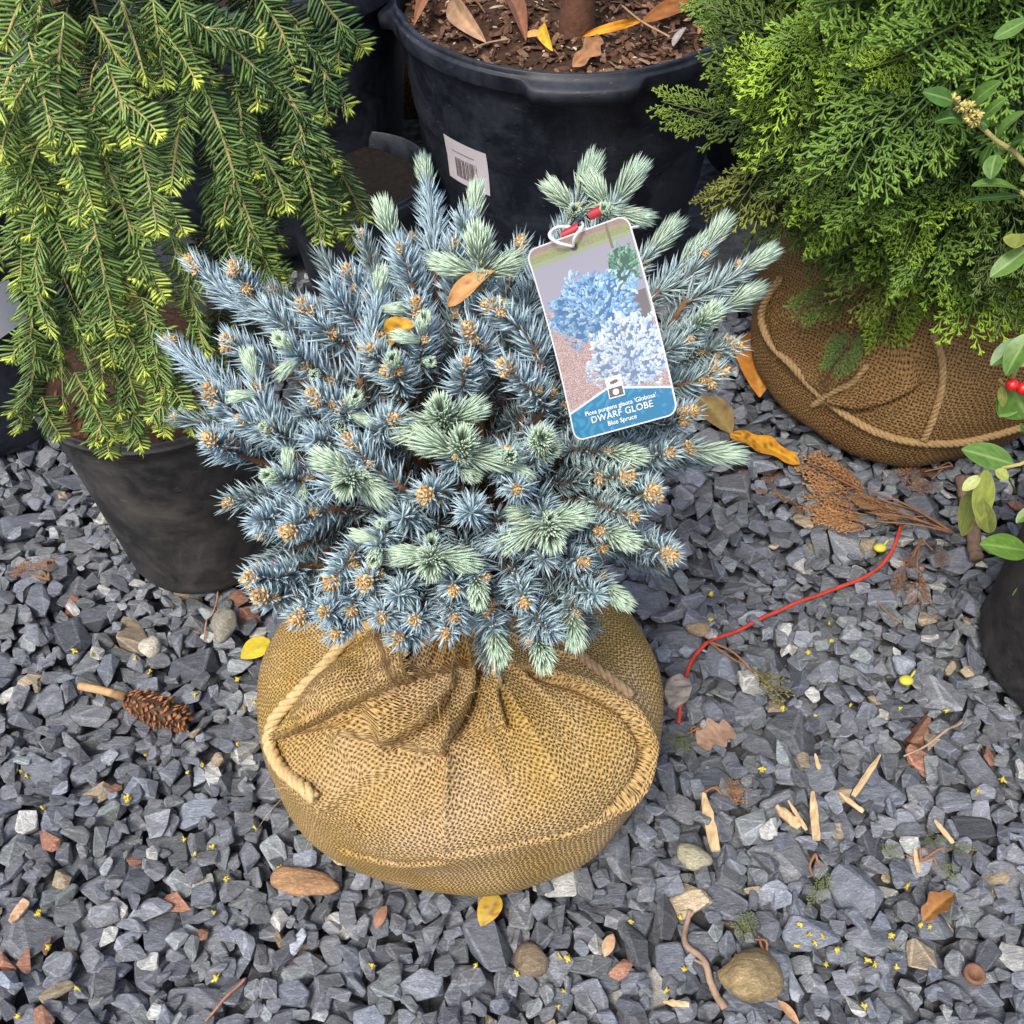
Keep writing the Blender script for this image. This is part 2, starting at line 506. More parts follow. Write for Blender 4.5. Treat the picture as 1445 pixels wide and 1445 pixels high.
def stone_col():
    u = rng.random()
    b = float(np.exp(rng.normal() * .26))
    if u < .022: c = np.array([.30, .245, .17]) * b * .8
    elif u < .055: c = np.array([.33, .335, .32]) * (.75 + .25 * b)
    elif u < .063: c = np.array([.20, .10, .065]) * b
    elif u < .20: c = np.array([.13, .145, .15]) * b
    else:
        t = rng.random()
        c = (np.array([.108, .121, .146]) * (1 - t) + np.array([.127, .133, .143]) * t) * b
    return np.clip(c, .02, .5)
def stone_size():
    return float(np.clip(np.exp(rng.normal() * .33) * .0205, .009, .042))
fails = 0
for i in range(10500):
    ok = deposit(stone_size() * (1.0 if i < 7000 else .82), -.012 if i < 7000 else -.004, 5, .22 if i < 5000 else .34, stone_col())
    fails = 0 if ok else fails + 1
    if fails > 700: break
low = np.argwhere(HF < -.026)
for i in range(5200):
    ix, iy = low[int(rng.integers(len(low)))]
    if HF[ix, iy] > -.020: continue
    deposit(float(rng.uniform(.0085, .0165)), .004, 3, .35, stone_col(), xy=(gxx[ix], gyy[iy]))
def gz(p, r=.012, q=85):
    ix = int((p[0] - GX0) / CELL); iy = int((p[1] - GY0) / CELL); k = max(1, int(r / CELL))
    a = HF[max(0, ix - k):ix + k + 1, max(0, iy - k):iy + k + 1]
    a = a[a < 1]
    return float(np.percentile(a, q)) if a.size else 0.0
def gat(px, py, r=.012, q=85, lift=0.0):
    """The point of the gravel surface that the pixel shows."""
    p = at(px, py, 0.0)
    for _ in range(3): p = at(px, py, gz(p, r, q) + lift)
    return p
# stones with a look of their own, each a thing
SPECIAL = [
    (430, 1250, .028, (.33, .19, .095), 'orange brown flat stone beside the bottom left of the burlap ball', (1.40, .62, .42)),
    (1056, 1381, .029, (.27, .20, .10), 'large rounded tan stone next to the forked twig', (1.2, .95, .8)),
    (750, 1357, .019, (.20, .155, .10), 'rounded brown stone below the burlap ball and yellow leaf', (1, 1, .8)),
    (213, 914, .015, (.52, .49, .40), 'cream white pebble left of the root ball above the seed cone', (1, 1, .8)),
    (1273, 940, .015, (.28, .31, .36), 'bright pale blue stone in the gravel near the right hand pot', (1, 1, .8)),
    (977, 1215, .018, (.36, .33, .23), 'pale buff stone under the long wood splinter', (1.2, .8, .7)),
    (985, 890, .014, (.30, .22, .14), 'small light tan stone beside the red string bend', (1.2, .8, .7)),
    (318, 885, .021, (.26, .245, .20), 'greyish tan upright stone below the hemlock pot', (.9, 1.2, .7)),
]
specials = []
for (px, py, s, c, lab, sc) in SPECIAL:
    p = gat(px, py)
    n0 = len(stones)
    if deposit(s, .05, 4, .12, np.array(c), xy=(p[0], p[1]), special=(lab, sc)): specials.append(n0)

ground = MB()
gs = 12.0
P = np.array([[[-gs, -gs + 2, -.05], [gs, -gs + 2, -.05]], [[-gs, gs + 4, -.05], [gs, gs + 4, -.05]]])
ground.grid(P)
gro = bpy.data.objects.new('gravel_ground', ground.mesh('gravel_ground', M_ground)); link(gro); gro['kind'] = 'structure'
gro['label'] = 'bed of crushed blue grey slate gravel'
OFF[gro.name] = np.zeros(3)

cells = np.bincount(OWN[OWN >= 0].ravel(), minlength=len(stones))
score = np.zeros(len(stones))
for i, s in enumerate(stones):
    px, py, dep = project(s[3])
    vis = -15 < px < 1460 and -15 < py < 1460
    if vis and not FOOT[int((s[3][0] - GX0) / CELL), int((s[3][1] - GY0) / CELL)] and not (380 < px < 930 and 250 < py < 1240) and not (py < 600):
        score[i] = cells[i] / dep ** 2
for i in specials: score[i] = 0
big = set(np.argsort(-score)[:300].tolist())
unit = []
for vi, (V, F, N, D, mr, Cf) in enumerate(VARS):
    mb = MB(); mb.add(V, F, None, Cf); unit.append(mb.mesh('stone', M_stone, sm=False))
rest = MB()
for i, (vi, s, Rm, p, c, sp) in enumerate(stones):
    V, F = VARS[vi][0], VARS[vi][1]
    if sp is not None:
        mb = MB()
        bm = bmesh.new(); bmesh.ops.create_icosphere(bm, subdivisions=3, radius=1.0)
        ko = np.random.default_rng(i); dv = [nrm(ko.normal(size=3)) for _ in range(9)]; ct_ = ko.uniform(.62, .9, 9)
        for v in bm.verts:      # a water-worn lump: a ball cut by blunted planes
            q = np.array(v.co[:]); f = min([1.0] + [c_ / max(1e-3, q @ d_) for d_, c_ in zip(dv, ct_) if q @ d_ > c_])
            q = q * (f * .75 + .25) * (1 + .05 * math.sin(q @ dv[0] * 5) + .04 * math.sin(q @ dv[1] * 8)); v.co = q * np.array(sp[1])
        Rm = rot_zxy(ko.uniform(-.35, .35), ko.normal() * .12, ko.normal() * .12)
        bm.verts.index_update()
        SV = np.array([v.co[:] for v in bm.verts]); SF = np.array([[v.index for v in f.verts] for f in bm.faces]); bm.free()
        mb.add((SV * s) @ Rm.T + p + np.array([0, 0, .002]), SF, None, c)
        o = solo('stone', mb, M_stone, sp[0], 'stone')
    elif i in big:
        o = bpy.data.objects.new('stone', unit[vi])
        M4 = np.eye(4); M4[:3, :3] = Rm * s; M4[:3, 3] = p
        o.matrix_basis = Matrix(M4.tolist()); o.color = (*c, 1); link(o, gro)
    else:
        rest.add((V * s) @ Rm.T + p, F, None, VARS[vi][5] * c)
ro = bpy.data.objects.new('loose_gravel', rest.mesh('loose_gravel', M_stone, sm=False)); link(ro, gro); ro['kind'] = 'stuff'

# ------------------------------------------------------------------ pots
def lathe(mb, prof, segs, c0, c=(1, 1, 1), mod=None):
    prof = np.asarray(prof, float)
    th = np.arange(segs) * 2 * math.pi / segs
    r = np.repeat(prof[:, :1], segs, 1); z = np.repeat(prof[:, 1:2], segs, 1)
    if mod is not None: r, z = mod(r, z, th[None])
    P = np.stack([c0[0] + r * np.cos(th), c0[1] + r * np.sin(th), c0[2] + z], -1)
    mb.grid(P, c, closed=True)
def pot_profile(rb, rt, h, lip=.012, rimh=.025, grooves=(), wall=.004):
    p = [(0.001, 0.0), (rb - .008, 0.0), (rb - .002, .003), (rb, .009)]
    zs = np.linspace(.012, h - rimh - .004, 40)
    for z in zs:
        r = rb + (rt - rb) * z / h
        for g in grooves: r += -.0035 * math.exp(-((z - g) / .004) ** 2) + (.003 if z > g else 0)
        p.append((r, z))
    r1 = p[-1][0]
    p += [(r1 + .001, h - rimh - .001), (r1 + lip * .8, h - rimh - .0005), (r1 + lip * .98, h - rimh + .001), (r1 + lip * 1.02, h - rimh + .003), (r1 + lip * 1.12, h - .0115), (r1 + lip * 1.10, h - .0095), (r1 + lip * 1.02, h - .0085), (r1 + lip * .70, h - .0075),
          (r1 + lip * .66, h - .006), (r1 + lip * .66, h - .0015), (r1 + lip * .58, h), (r1 + lip * .25, h + .0002), (r1 + lip * .15, h - .0015), (r1 - wall, h - .008), (r1 - wall - .002, h - rimh), (rb * .98, .02)]
    return p
def soil_disc(mb, c0, r, z, c=(.05, .028, .018), amp=.008, n=46):
    rr = np.linspace(0.001, r, n); th = np.arange(96) * 2 * math.pi / 96
    X = rr[:, None] * np.cos(th); Y = rr[:, None] * np.sin(th)
    k = np.random.default_rng(5)
    H = np.zeros_like(X)
    for f in (14, 30, 60, 110):
        for _ in range(4):
            a = k.uniform(0, 6.28); H += np.sin(X * f * math.cos(a) + Y * f * math.sin(a) + k.uniform(0, 6)) * amp / f * 14 * .3
    mb.grid(np.stack([c0[0] + X, c0[1] + Y, c0[2] + z + H], -1), c, closed=True)
CHIPV = [hull_variant(vr)[:2] for _ in range(10)]
def chips(mb, c0, r, z, n, smin, smax, cols, flat=.35):
    for _ in range(n):
        a = rng.uniform(0, 6.28); q = r * math.sqrt(rng.random())
        V, F = CHIPV[int(rng.integers(10))]
        s = rng.uniform(smin, smax)
        Rm = rot_zxy(rng.uniform(0, 6.28), rng.normal() * .4, rng.normal() * .4)
        c = np.array(cols[int(rng.integers(len(cols)))]) * rng.uniform(.6, 1.3)
        mb.add((V * s * np.array([1, .6, flat])) @ Rm.T + c0 + np.array([q * math.cos(a), q * math.sin(a), z + s * .15]), F, None, c)

# big nursery pot with the young tree
RIMZ = .42
t_big = thing('potted_tree', 'big bluish black nursery pot holding a young brown-trunked tree, behind the spruce', 'potted tree', BIGPOT)
bp = MB()
prof = pot_profile(.222, .269, RIMZ, .013, .034, (.11, .245), .006)
def ears(r, z, th):
    e = np.zeros_like(th)
    for a in (math.pi * 1.5 + .03, math.pi - .06, math.pi * .5, 0.0):
        d = np.abs((th - a + math.pi) % (2 * math.pi) - math.pi)
        e = np.maximum(e, 1 - smooth(.24, .32, d))
    wob = 1 + .004 * np.sin(th * 2 + 1) + .003 * np.sin(th * 3)
    k = smooth(RIMZ - .036, RIMZ - .030, z) * (r > .24) * (1 - smooth(RIMZ - .012, RIMZ - .004, z))
    return (r + k * e * .018) * wob, z - k * e * .006
lathe(bp, prof, 200, BIGPOT, mod=ears)
pot = part('pot', bp, M_potblue, t_big)
sb = MB(); soil_disc(sb, BIGPOT, .264, RIMZ - .034); part('soil', sb, M_soil, t_big)
mm = MB()
chips(mm, BIGPOT, .258, RIMZ - .029, 1500, .005, .015, [(.10, .05, .03), (.06, .035, .022), (.16, .09, .055), (.22, .14, .09), (.08, .04, .025), (.13, .07, .05)])
chips(mm, BIGPOT, .258, RIMZ - .024, 150, .002, .0045, [(.45, .36, .22), (.5, .45, .36), (.35, .26, .14)], .9)
mo = part('bark_mulch', mm, M_soil, t_big, sm=False); mo['kind'] = 'stuff'
tb = MB()
tx, ty, _ = at(813, 45, RIMZ - .03)
path = spline([(tx, ty, RIMZ - .06), (tx + .001, ty, RIMZ + .1), (tx - .004, ty + .005, .9), (tx + .01, ty, 1.7)], 40)
rad = np.interp(np.linspace(0, 1, 40), [0, .03, .08, 1], [.030, .0275, .025, .018])
tb.tube(path, rad, 20, (.115, .055, .034)); part('trunk', tb, M_bark, t_big)
# barcode sticker on the pot wall
def wall_patch(c0, px0, py0, w, h, rwall, lift, slant=0.0, c=(1, 1, 1), nx_=9, ny_=5, tilt=0.0):
    """A small label bent round a pot: centre found from the ray, then laid out along the wall."""
    d = ray(px0, py0); o = CAM - c0
    t = None
    for it in np.linspace(.4, 3.2, 2800):
        p = o + d * it
        if math.hypot(p[0], p[1]) <= rwall(p[2]): t = it; break
    p = o + d * t
    a0 = math.atan2(p[1], p[0]); z0 = p[2]
    P = np.zeros((ny_, nx_, 3))
    for j in range(ny_):
        for i in range(nx_):
            u = (i / (nx_ - 1) - .5) * w; v = (.5 - j / (ny_ - 1)) * h
            uu = u * math.cos(tilt) - v * math.sin(tilt); vv = u * math.sin(tilt) + v * math.cos(tilt)
            zz = z0 + vv; r = rwall(zz) + lift
            a = a0 + uu / r
            P[j, i] = c0 + np.array([r * math.cos(a), r * math.sin(a), zz])
    mb = MB(); mb.grid(P, c); return mb, (a0, z0)
def prof_r(prof):
    pr = [q for q in prof if q[1] > .012]
    cut = int(np.argmax([q[1] for q in pr]))
    zz = [q[1] for q in pr[:cut + 1]]; rr = [q[0] for q in pr[:cut + 1]]
    return lambda z: float(np.interp(z, zz, rr))
bigr = prof_r(prof)
st, (a0, z0) = wall_patch(BIGPOT, 659, 233, .088, .080, bigr, .0016, c=(.66, .60, .62), nx_=13, tilt=-.03)
sticker = part('price_sticker', st, M_print, pot, label='white barcode sticker on the big black pot')
bars = MB()
k = np.random.default_rng(11); u = -.024
while u < .023:
    wv = k.choice([.0008, .0012, .0018]); 
    P = np.zeros((2, 2, 3))
    for j, v in enumerate((.014, -.028)):
        for i, q in enumerate((u, u + wv)):
            zz = z0 + v; r = bigr(zz) + .0022; a = a0 + q / r
            P[j, i] = BIGPOT + np.array([r * math.cos(a), r * math.sin(a), zz])
    bars.grid(P, (.12, .10, .11)); u += wv + k.choice([.0008, .0013, .002])
for v0, v1, u0, u1 in ((.020, .0165, -.028, .020), (-.0245, -.0265, -.018, .018)):
    P = np.zeros((2, 6, 3))
    for j, v in enumerate((v0, v1)):
        for i, q in enumerate(np.linspace(u0, u1, 6)):
            zz = z0 + v; r = bigr(zz) + .0022; a = a0 + q / r
            P[j, i] = BIGPOT + np.array([r * math.cos(a), r * math.sin(a), zz])
    bars.grid(P, (.42, .38, .40))
part('barcode', bars, M_print, sticker, sm=False)

# black pots in the background and at the left edge
def plain_pot(name, label, c0, rb, rt, h, mat, soil=(.03, .02, .014), grooves=(), lip=.01, segs=120, rimh=.025, cat='plant pot', sdep=.04):
    t = thing(name, label, cat, c0)
    mb = MB(); pr = pot_profile(rb, rt, h, lip, rimh, grooves); lathe(mb, pr, segs, c0)
    po = part('pot', mb, mat, t)
    s = MB(); soil_disc(s, c0, rt - .012 - sdep * (rt - rb) / h, h - sdep, soil); part('soil', s, M_soil, t)
    return t, po, pr
t_left, lp, lpr = plain_pot('plant_pot', 'large black pot at the left edge with a pale label, behind the hemlock', LPOT, .185, .215, .42, M_potblue, grooves=(.03,))
st, (a0, z0) = wall_patch(LPOT, 2, 436, .055, .075, prof_r(lpr), .0016, c=(.62, .62, .64), tilt=.12)
part('label', st, M_print, lp, label='pale grey label on the left edge pot')
plain_pot('plant_pot', 'tall black pot in shade behind the hemlock, its folded rim showing', BPOT, .22, .26, .46, M_potblue, lip=.014, rimh=.05)
plain_pot('plant_pot', 'added black pot standing in for dark shade behind the cypress, right of the big pot', SHADEPOT_R, .22, .25, .40, M_potblue, lip=.012, rimh=.04)  # pot added over bright gravel to make this shaded spot dark
plain_pot('plant_pot', 'low black pot added to darken the shaded gap between hemlock and big pot', SHADEPOT_M, .10, .125, .20, M_potblue, lip=.006, sdep=.025, soil=(.012, .010, .009))  # pot and near-black soil added so the shaded gap stays black

# ------------------------------------------------------------------ burlap root balls
def ball_mesh(c0, prof, nth, nt_, lobes, creases, pleat, uv_axis, uv_rot, seed, lump=.0055):
    """Lathe profile pulled into lobes, with pleats and overlapped cloth edges, as one cloth mesh."""
    pr = spline(prof, nt_)
    th = np.arange(nth + 1) * 2 * math.pi / nth
    k = np.random.default_rng(seed)
    r = np.repeat(pr[:, :1], nth + 1, 1); z = np.repeat(pr[:, 1:2], nth + 1, 1)
    f = np.ones_like(r)
    for (n_, a_, ph) in lobes: f += a_ * np.cos(n_ * (th[None] - ph))
    f = 1 + (f - 1) * smooth(.0, .04, z) * 1.0
    r = r * f
    base = np.stack([c0[0] + r * np.cos(th), c0[1] + r * np.sin(th), c0[2] + z], -1)
    T1 = np.gradient(base, axis=0); T2 = np.gradient(base, axis=1)
    Nn = nrm(np.cross(T2, T1)); ctr = c0 + np.array([0, 0, .16])
    sgn = np.sign(((base - ctr) * Nn).sum(-1, keepdims=True)); sgn[sgn == 0] = 1; Nn = Nn * sgn
    # soft lumps
    disp = np.zeros(r.shape)
    for fr, am in ((22, 1.0), (40, .6), (70, .35)):
        for _ in range(3):
            dv = nrm(k.normal(size=3)); disp += np.sin(base @ dv * fr + k.uniform(0, 6)) * lump * am * .5
    disp *= smooth(0, .02, z)
    # pleats that run down from the neck
    tt = np.linspace(0, 1, nt_)[:, None]
    for (th0, sp, tw, am, t0) in pleat:
        d = (th[None] - th0 - tw * (1 - tt) + math.pi) % (2 * math.pi) - math.pi
        d = d * r / .2
        ridge = np.where(d > 0, np.exp(-d / sp), np.exp(-(d / (sp * .22)) ** 2))
        disp += am * smooth(t0, min(.98, t0 + .28), tt) * (ridge - .25)
    P0 = base.reshape(-1, 3)
    nf = Nn.reshape(-1, 3)
    dd = np.zeros(len(P0))
    # cloth coordinates: unrolled from the side that faces uv_axis
    e = nrm(np.asarray(uv_axis, float)); ex = nrm(np.cross(Z, e)); ey = np.cross(e, ex)
    q = nrm(P0 - ctr); an = np.arccos(np.clip(q @ e, -1, 1)); fx = q @ ex; fy = q @ ey; l = np.hypot(fx, fy) + 1e-9
    u0 = an * .2 * fx / l; v0 = an * .2 * fy / l
    ca, sa = math.cos(uv_rot), math.sin(uv_rot)
    uv = np.stack([u0 * ca - v0 * sa, u0 * sa + v0 * ca], 1); shift = np.zeros_like(uv)
    for (pl, side, h, L, dip, wr) in creases:
        pl = np.asarray(pl); best = np.full(len(P0), 9.0); sg = np.zeros(len(P0)); uu = np.zeros(len(P0))
        for i in range(len(pl) - 1):
            a, b = pl[i], pl[i + 1]; ab = b - a
            t = np.clip(((P0 - a) @ ab) / (ab @ ab), 0, 1)
            q = P0 - (a + t[:, None] * ab); dist = np.linalg.norm(q, axis=1)
            s_ = np.sign((np.cross(ab, q) * nf).sum(1)) * side
            m = dist < best
            best[m] = dist[m]; sg[m] = s_[m]; uu[m] = (i + t[m]) / (len(pl) - 1)
        fade = smooth(0, .12, uu) * (1 - smooth(.85, 1.0, uu)) if wr else np.ones(len(P0)) * (1 - smooth(.9, 1.0, uu) * .6)
        sd = best * sg
        prof_d = np.where(sd >= 0, h * np.exp(-np.maximum(sd - .003, 0) / L) * smooth(-.003, .0055, sd), -dip * np.exp(-(sd / .0065) ** 2))
        prof_d = np.where(best > .09, 0, prof_d * (1 - smooth(.06, .09, best)))
        dd += prof_d * fade
        # the cloth that climbs the fold takes its own length of weave
        iv = [int(np.argmin(((P0 - p_) ** 2).sum(1))) for p_ in pl]; du = uv[iv[-1]] - uv[iv[0]]
        perp = np.array([-du[1], du[0]]) / (np.linalg.norm(du) + 1e-9)
        near = (sd > .006) & (sd < .03); ref = uv[near].mean(0) - uv[iv].mean(0)
        if ref @ perp < 0: perp = -perp
        amt = .7 * h * (smooth(-.003, .0055, sd) + np.where(sd > 0, (1 - np.exp(-np.maximum(sd, 0) / L)) * min(1, .02 / L), 0)) * (1 - smooth(.01, .17, best)) * fade
        shift += perp[None] * amt[:, None]
    uv = uv + shift
    full = P0 + nf * (disp.reshape(-1) + dd)[:, None]
    full[:, 2] = np.maximum(full[:, 2], c0[2] + .0)
    return full.reshape(nt_, nth + 1, 3), uv, base
def to_mb(P, c=(1, 1, 1)):
    mb = MB(); mb.grid(P, c); return mb
def bvh_of(P):
    n, m = P.shape[:2]
    V = P.reshape(-1, 3)
    F = [(i * m + j, i * m + j + 1, (i + 1) * m + j + 1, (i + 1) * m + j) for i in range(n - 1) for j in range(m - 1)]
    return BVHTree.FromPolygons([tuple(v) for v in V], F)
def cast(bvh, px, py, lift=0.0):
    d = ray(px, py); loc, no, i, t = bvh.ray_cast(Vector(CAM), Vector(d).normalized())
    if loc is None: return None
    no = np.array(no); no = no if no @ d < 0 else -no
    return np.array(loc) + no * lift
def cast_line(bvh, pts, lift=0.0):
    return np.array([q for q in (cast(bvh, x, y, lift) for x, y in pts) if q is not None])
def rope(mb, path, Rr, pitch, c, strands=3, seg_per=9, hairs=0, hair_c=(.5, .36, .17)):
    L = np.linalg.norm(np.diff(path, axis=0), axis=1).sum()
    n = max(12, int(L / pitch * seg_per))
    p = spline(path, n); T, N, B = frames(p)
    s = np.linspace(0, L, n)
    for k in range(strands):
        a = s / pitch * 2 * math.pi + k * 2 * math.pi / strands
        q = p + (np.cos(a)[:, None] * N + np.sin(a)[:, None] * B) * Rr * .55
        cc = np.array(c) * rng.uniform(.88, 1.12)
        mb.tube(q, Rr * .6 * (1 + .08 * rng.normal(size=n)), 7, cc)
    if hairs:
        idx = rng.integers(0, n, hairs); d = nrm(rng.normal(size=(hairs, 3)) + T[idx] * .8)
        mb.needles(p[idx], d, rng.uniform(.01, .03, hairs), .0006, hair_c, bend=nrm(rng.normal(size=(hairs, 3))) * .4)

t_spruce = thing('balled_spruce', 'dwarf blue spruce with its root ball wrapped in golden burlap, centre of the gravel', 'spruce', BALL)
prof_b = [(.002, .0), (.10, .0), (.150, .004), (.180, .026), (.200, .072), (.208, .13), (.208, .19), (.187, .238), (.146, .275), (.10, .298), (.062, .313), (.040, .325), (.030, .34), (.034, .36), (.05, .378)]
lobes_b = [(2, .012, 2.2), (3, -.026, 4.72), (1, .012, .3), (5, .006, 1.0)]
_, _, base_b = ball_mesh(BALL, prof_b, 220, 120, lobes_b, [], [], (0, -1, .5), 0, 2)
bv0 = bvh_of(base_b)
L_ = lambda pts: cast_line(bv0, pts)
creases_b = [
    (L_([(598, 900), (592, 925), (545, 965), (480, 1003), (415, 1032)]), -1, .006, .03, .006, False),
    (L_([(640, 935), (638, 962), (605, 1008), (560, 1040), (520, 1062)]), -1, .021, .024, .015, True),
    (L_([(672, 915), (674, 965), (655, 1005), (630, 1048), (625, 1075)]), -1, .026, .024, .018, True),
    (L_([(715, 935), (712, 975), (722, 1030)]), -1, .012, .025, .008, True),
    (L_([(770, 935), (830, 962), (882, 1002), (903, 1050), (893, 1100), (858, 1142)]), 1, .016, .014, .012, False),
    (L_([(600, 1206), (680, 1202), (740, 1194), (800, 1180), (852, 1150)]), -1, .0032, .03, .0015, True),
    (L_([(470, 1190), (560, 1222), (640, 1215)]), -1, .003, .02, .002, True),
    (L_([(400, 1030), (405, 1060), (440, 1110), (470, 1150)]), 1, .014, .025, .012, True),
    (L_([(500, 915), (450, 965), (420, 1000)]), 1, .010, .025, .012, True),
]
pleats_b = [(math.radians(a), sp, tw, am, t0) for a, sp, tw, am, t0 in (
    (256, .05, .1, .016, .55), (270, .04, -.1, .022, .50), (284, .05, .12, .018, .56), (298, .06, .2, .016, .58), (318, .07, -.1, .008, .6), (340, .06, .1, .009, .62),
    (232, .05, -.2, .018, .56), (210, .06, .1, .009, .6), (180, .07, 0, .010, .6), (150, .06, .1, .010, .6), (110, .07, 0, .010, .6), (70, .06, .1, .010, .6), (30, .06, 0, .009, .6))]
PB, uvB, _ = ball_mesh(BALL, prof_b, 560, 300, lobes_b, creases_b, pleats_b, (.05, -.75, .75), R(28), 2)
rb_ = part('root_ball', to_mb(PB), M_burlap, t_spruce, uv=uvB)
bvB = bvh_of(PB[::2, ::2])
# the loose cloth end folded over the left shoulder
def flap(U, Lw, na, nb, lift, name, rotuv, fray):
    cu, cl = spline(np.array(U, float), na), spline(np.array(Lw, float), na)
    P = np.zeros((nb, na, 3)); Pn = np.zeros((nb, na, 3))
    ctr = BALL + np.array([0, 0, .15])
    for j, b in enumerate(np.linspace(0, 1, nb)):
        for i in range(na):
            x, y = cu[i] * (1 - b) + cl[i] * b
            q = cast(bvB, x, y); n = nrm(q - ctr); P[j, i] = q; Pn[j, i] = n
    for _ in range(10):     # the loose cloth bridges the small hollows
        P[1:-1, 1:-1] = (P[:-2, 1:-1] + P[2:, 1:-1] + P[1:-1, :-2] + P[1:-1, 2:]) / 4
    bb = np.linspace(0, 1, nb)[:, None]; aa = np.linspace(0, 1, na)[None]
    hgt = .005 + lift * smooth(0, .55, bb) * (1 - .35 * aa ** 2) * (1 + .25 * np.sin(aa * 11 + bb * 3)) + .0022 * np.sin(bb * 17 + aa * 5)
    hgt = np.where(bb > .90, hgt * np.sqrt(np.clip(1 - ((bb - .90) / .10) ** 2, 0, 1)) - .003 * ((bb - .9) / .1), hgt)
    Q = P + Pn * hgt[..., None]
    du = np.r_[0, np.cumsum(np.linalg.norm(np.diff(Q[nb // 2], axis=0), axis=1))]
    dv = np.vstack([np.zeros((1, na)), np.cumsum(np.linalg.norm(np.diff(Q, axis=0), axis=2), 0)])
    u_, v_ = np.broadcast_to(du[None], dv.shape), dv
    uv = np.stack([u_ * math.cos(rotuv) - v_ * math.sin(rotuv), u_ * math.sin(rotuv) + v_ * math.cos(rotuv)], -1).reshape(-1, 2)
    mb = MB(); mb.grid(Q); Q2 = Q - Pn * .0022; mb.grid(Q2[:, ::-1]); 
    for ed in (0, na - 1): mb.grid(np.stack([Q[:, ed], Q2[:, ed]], 1) if ed else np.stack([Q2[:, ed], Q[:, ed]], 1))
    uvr = uv.reshape(nb, na, 2)
    uvall = np.vstack([uv, uvr[:, ::-1].reshape(-1, 2)] + [np.repeat(uvr[:, ed], 2, 0) for ed in (0, na - 1)])
    o = part(name, mb, M_burlap, rb_, uv=uvall)
    f = MB(); m = fray
    j = rng.integers(0, nb, m); out = nrm(Q[:, 0] - Q[:, 2])[j]
    f.needles(Q[j, 0], out + rng.normal(size=(m, 3)) * .35, rng.uniform(.004, .011, m), .0011, np.array([.46, .32, .12]) * rng.uniform(.7, 1.2, (m, 1)), bend=rng.normal(size=(m, 3)) * .3)
    part('frayed_edge', f, M_rope, rb_)['kind'] = 'stuff'
flap([(574, 866), (520, 886), (470, 930), (428, 985), (404, 1020)], [(590, 960), (540, 978), (478, 1008), (414, 1038)], 90, 60, .024, 'burlap_flap', .12, 90)
rp = MB(); ROPEC = (.52, .37, .18)
rope(rp, cast_line(bvB, [(560, 862), (520, 885), (492, 908), (455, 955), (420, 990), (396, 1018), (391, 1050), (408, 1083), (432, 1108), (448, 1124)], .008), .0062, .030, ROPEC, hairs=26)
part('rope', rp, M_rope, rb_)
rp = MB()
rope(rp, cast_line(bvB, [(770, 890), (805, 915), (835, 940), (862, 962), (890, 985)], .003), .0050, .026, (.27, .19, .11), hairs=18)
part('rope', rp, M_rope, rb_)
fr = MB()   # frayed threads standing off the cloth
for (x, y, n_, ln) in ((586, 905, 16, .012), (590, 880, 16, .012), (395, 1110, 9, .05), (590, 1262, 5, .05), (905, 1070, 4, .03), (640, 1000, 6, .02), (520, 1000, 8, .02), (700, 1100, 14, .014), (600, 1150, 14, .014), (800, 1050, 12, .014), (470, 1050, 12, .014), (385, 1140, 6, .04)):
    for _ in range(n_):
        p = cast(bvB, x + rng.normal() * (9 if ln < .02 else 30), y + rng.normal() * (9 if ln < .02 else 18))
        if p is None: continue
        d = nrm(rng.normal(size=3) + nrm(p - BALL - np.array([0, 0, .15])) * .5)
        fr.needles(p[None], d[None], ln * rng.uniform(.5, 1.2), .0006, (.55, .42, .22), bend=nrm(rng.normal(size=(1, 3))) * .35)
part('loose_threads', fr, M_rope, rb_)['kind'] = 'stuff'

# cypress root ball
t_cyp = thing('balled_cypress', 'green false cypress whose brown burlap root ball is tied with rope, at right', 'cypress', CYB)
prof_c = [(.002, 0), (.13, 0), (.196, .006), (.228, .05), (.242, .12), (.240, .20), (.222, .27), (.18, .325), (.12, .36), (.065, .38), (.037, .40), (.03, .43)]
_, _, base_c = ball_mesh(CYB, prof_c, 200, 100, [(2, .02, .5), (3, .012, 1)], [], [], (0, -1, .4), 0, 4)
bvc0 = bvh_of(base_c)
Lc = lambda pts: cast_line(bvc0, pts)
creases_c = [
    (Lc([(1082, 430), (1088, 480), (1110, 520), (1150, 552), (1200, 582)]), 1, .008, .03, .008, True),
    (Lc([(1160, 560), (1210, 575), (1260, 560), (1310, 535)]), 1, .012, .03, .008, True),
    (Lc([(1225, 515), (1200, 535), (1165, 555)]), -1, .006, .02, .006, True),
]
pleats_c = [(math.radians(a), .06, .1, .008, .5) for a in (190, 215, 240, 262, 290, 315, 340, 20, 60, 100, 140)]
PC, uvC, _ = ball_mesh(CYB, prof_c, 420, 220, [(2, .02, .5), (3, .012, 1)], creases_c, pleats_c, (-.2, -.85, .5), R(8), 4)
rbc = part('root_ball', to_mb(PC), M_burlap2, t_cyp, uv=uvC)
bvC = bvh_of(PC[::2, ::2])
for pts, w in (([(1105, 392), (1086, 420), (1078, 448), (1090, 482), (1118, 512), (1145, 545), (1190, 580), (1240, 608), (1295, 622), (1350, 622), (1400, 612), (1440, 600)], .0052),
               ([(1316, 470), (1328, 505), (1328, 545), (1315, 590), (1303, 618)], .0050),
               ([(1222, 514), (1200, 537), (1180, 552), (1150, 570), (1120, 592)], .0045)):
    rp = MB(); rope(rp, cast_line(bvC, pts, .004), w, .026, (.36, .24, .11), hairs=30, hair_c=(.4, .28, .12)); part('rope', rp, M_rope, rbc)

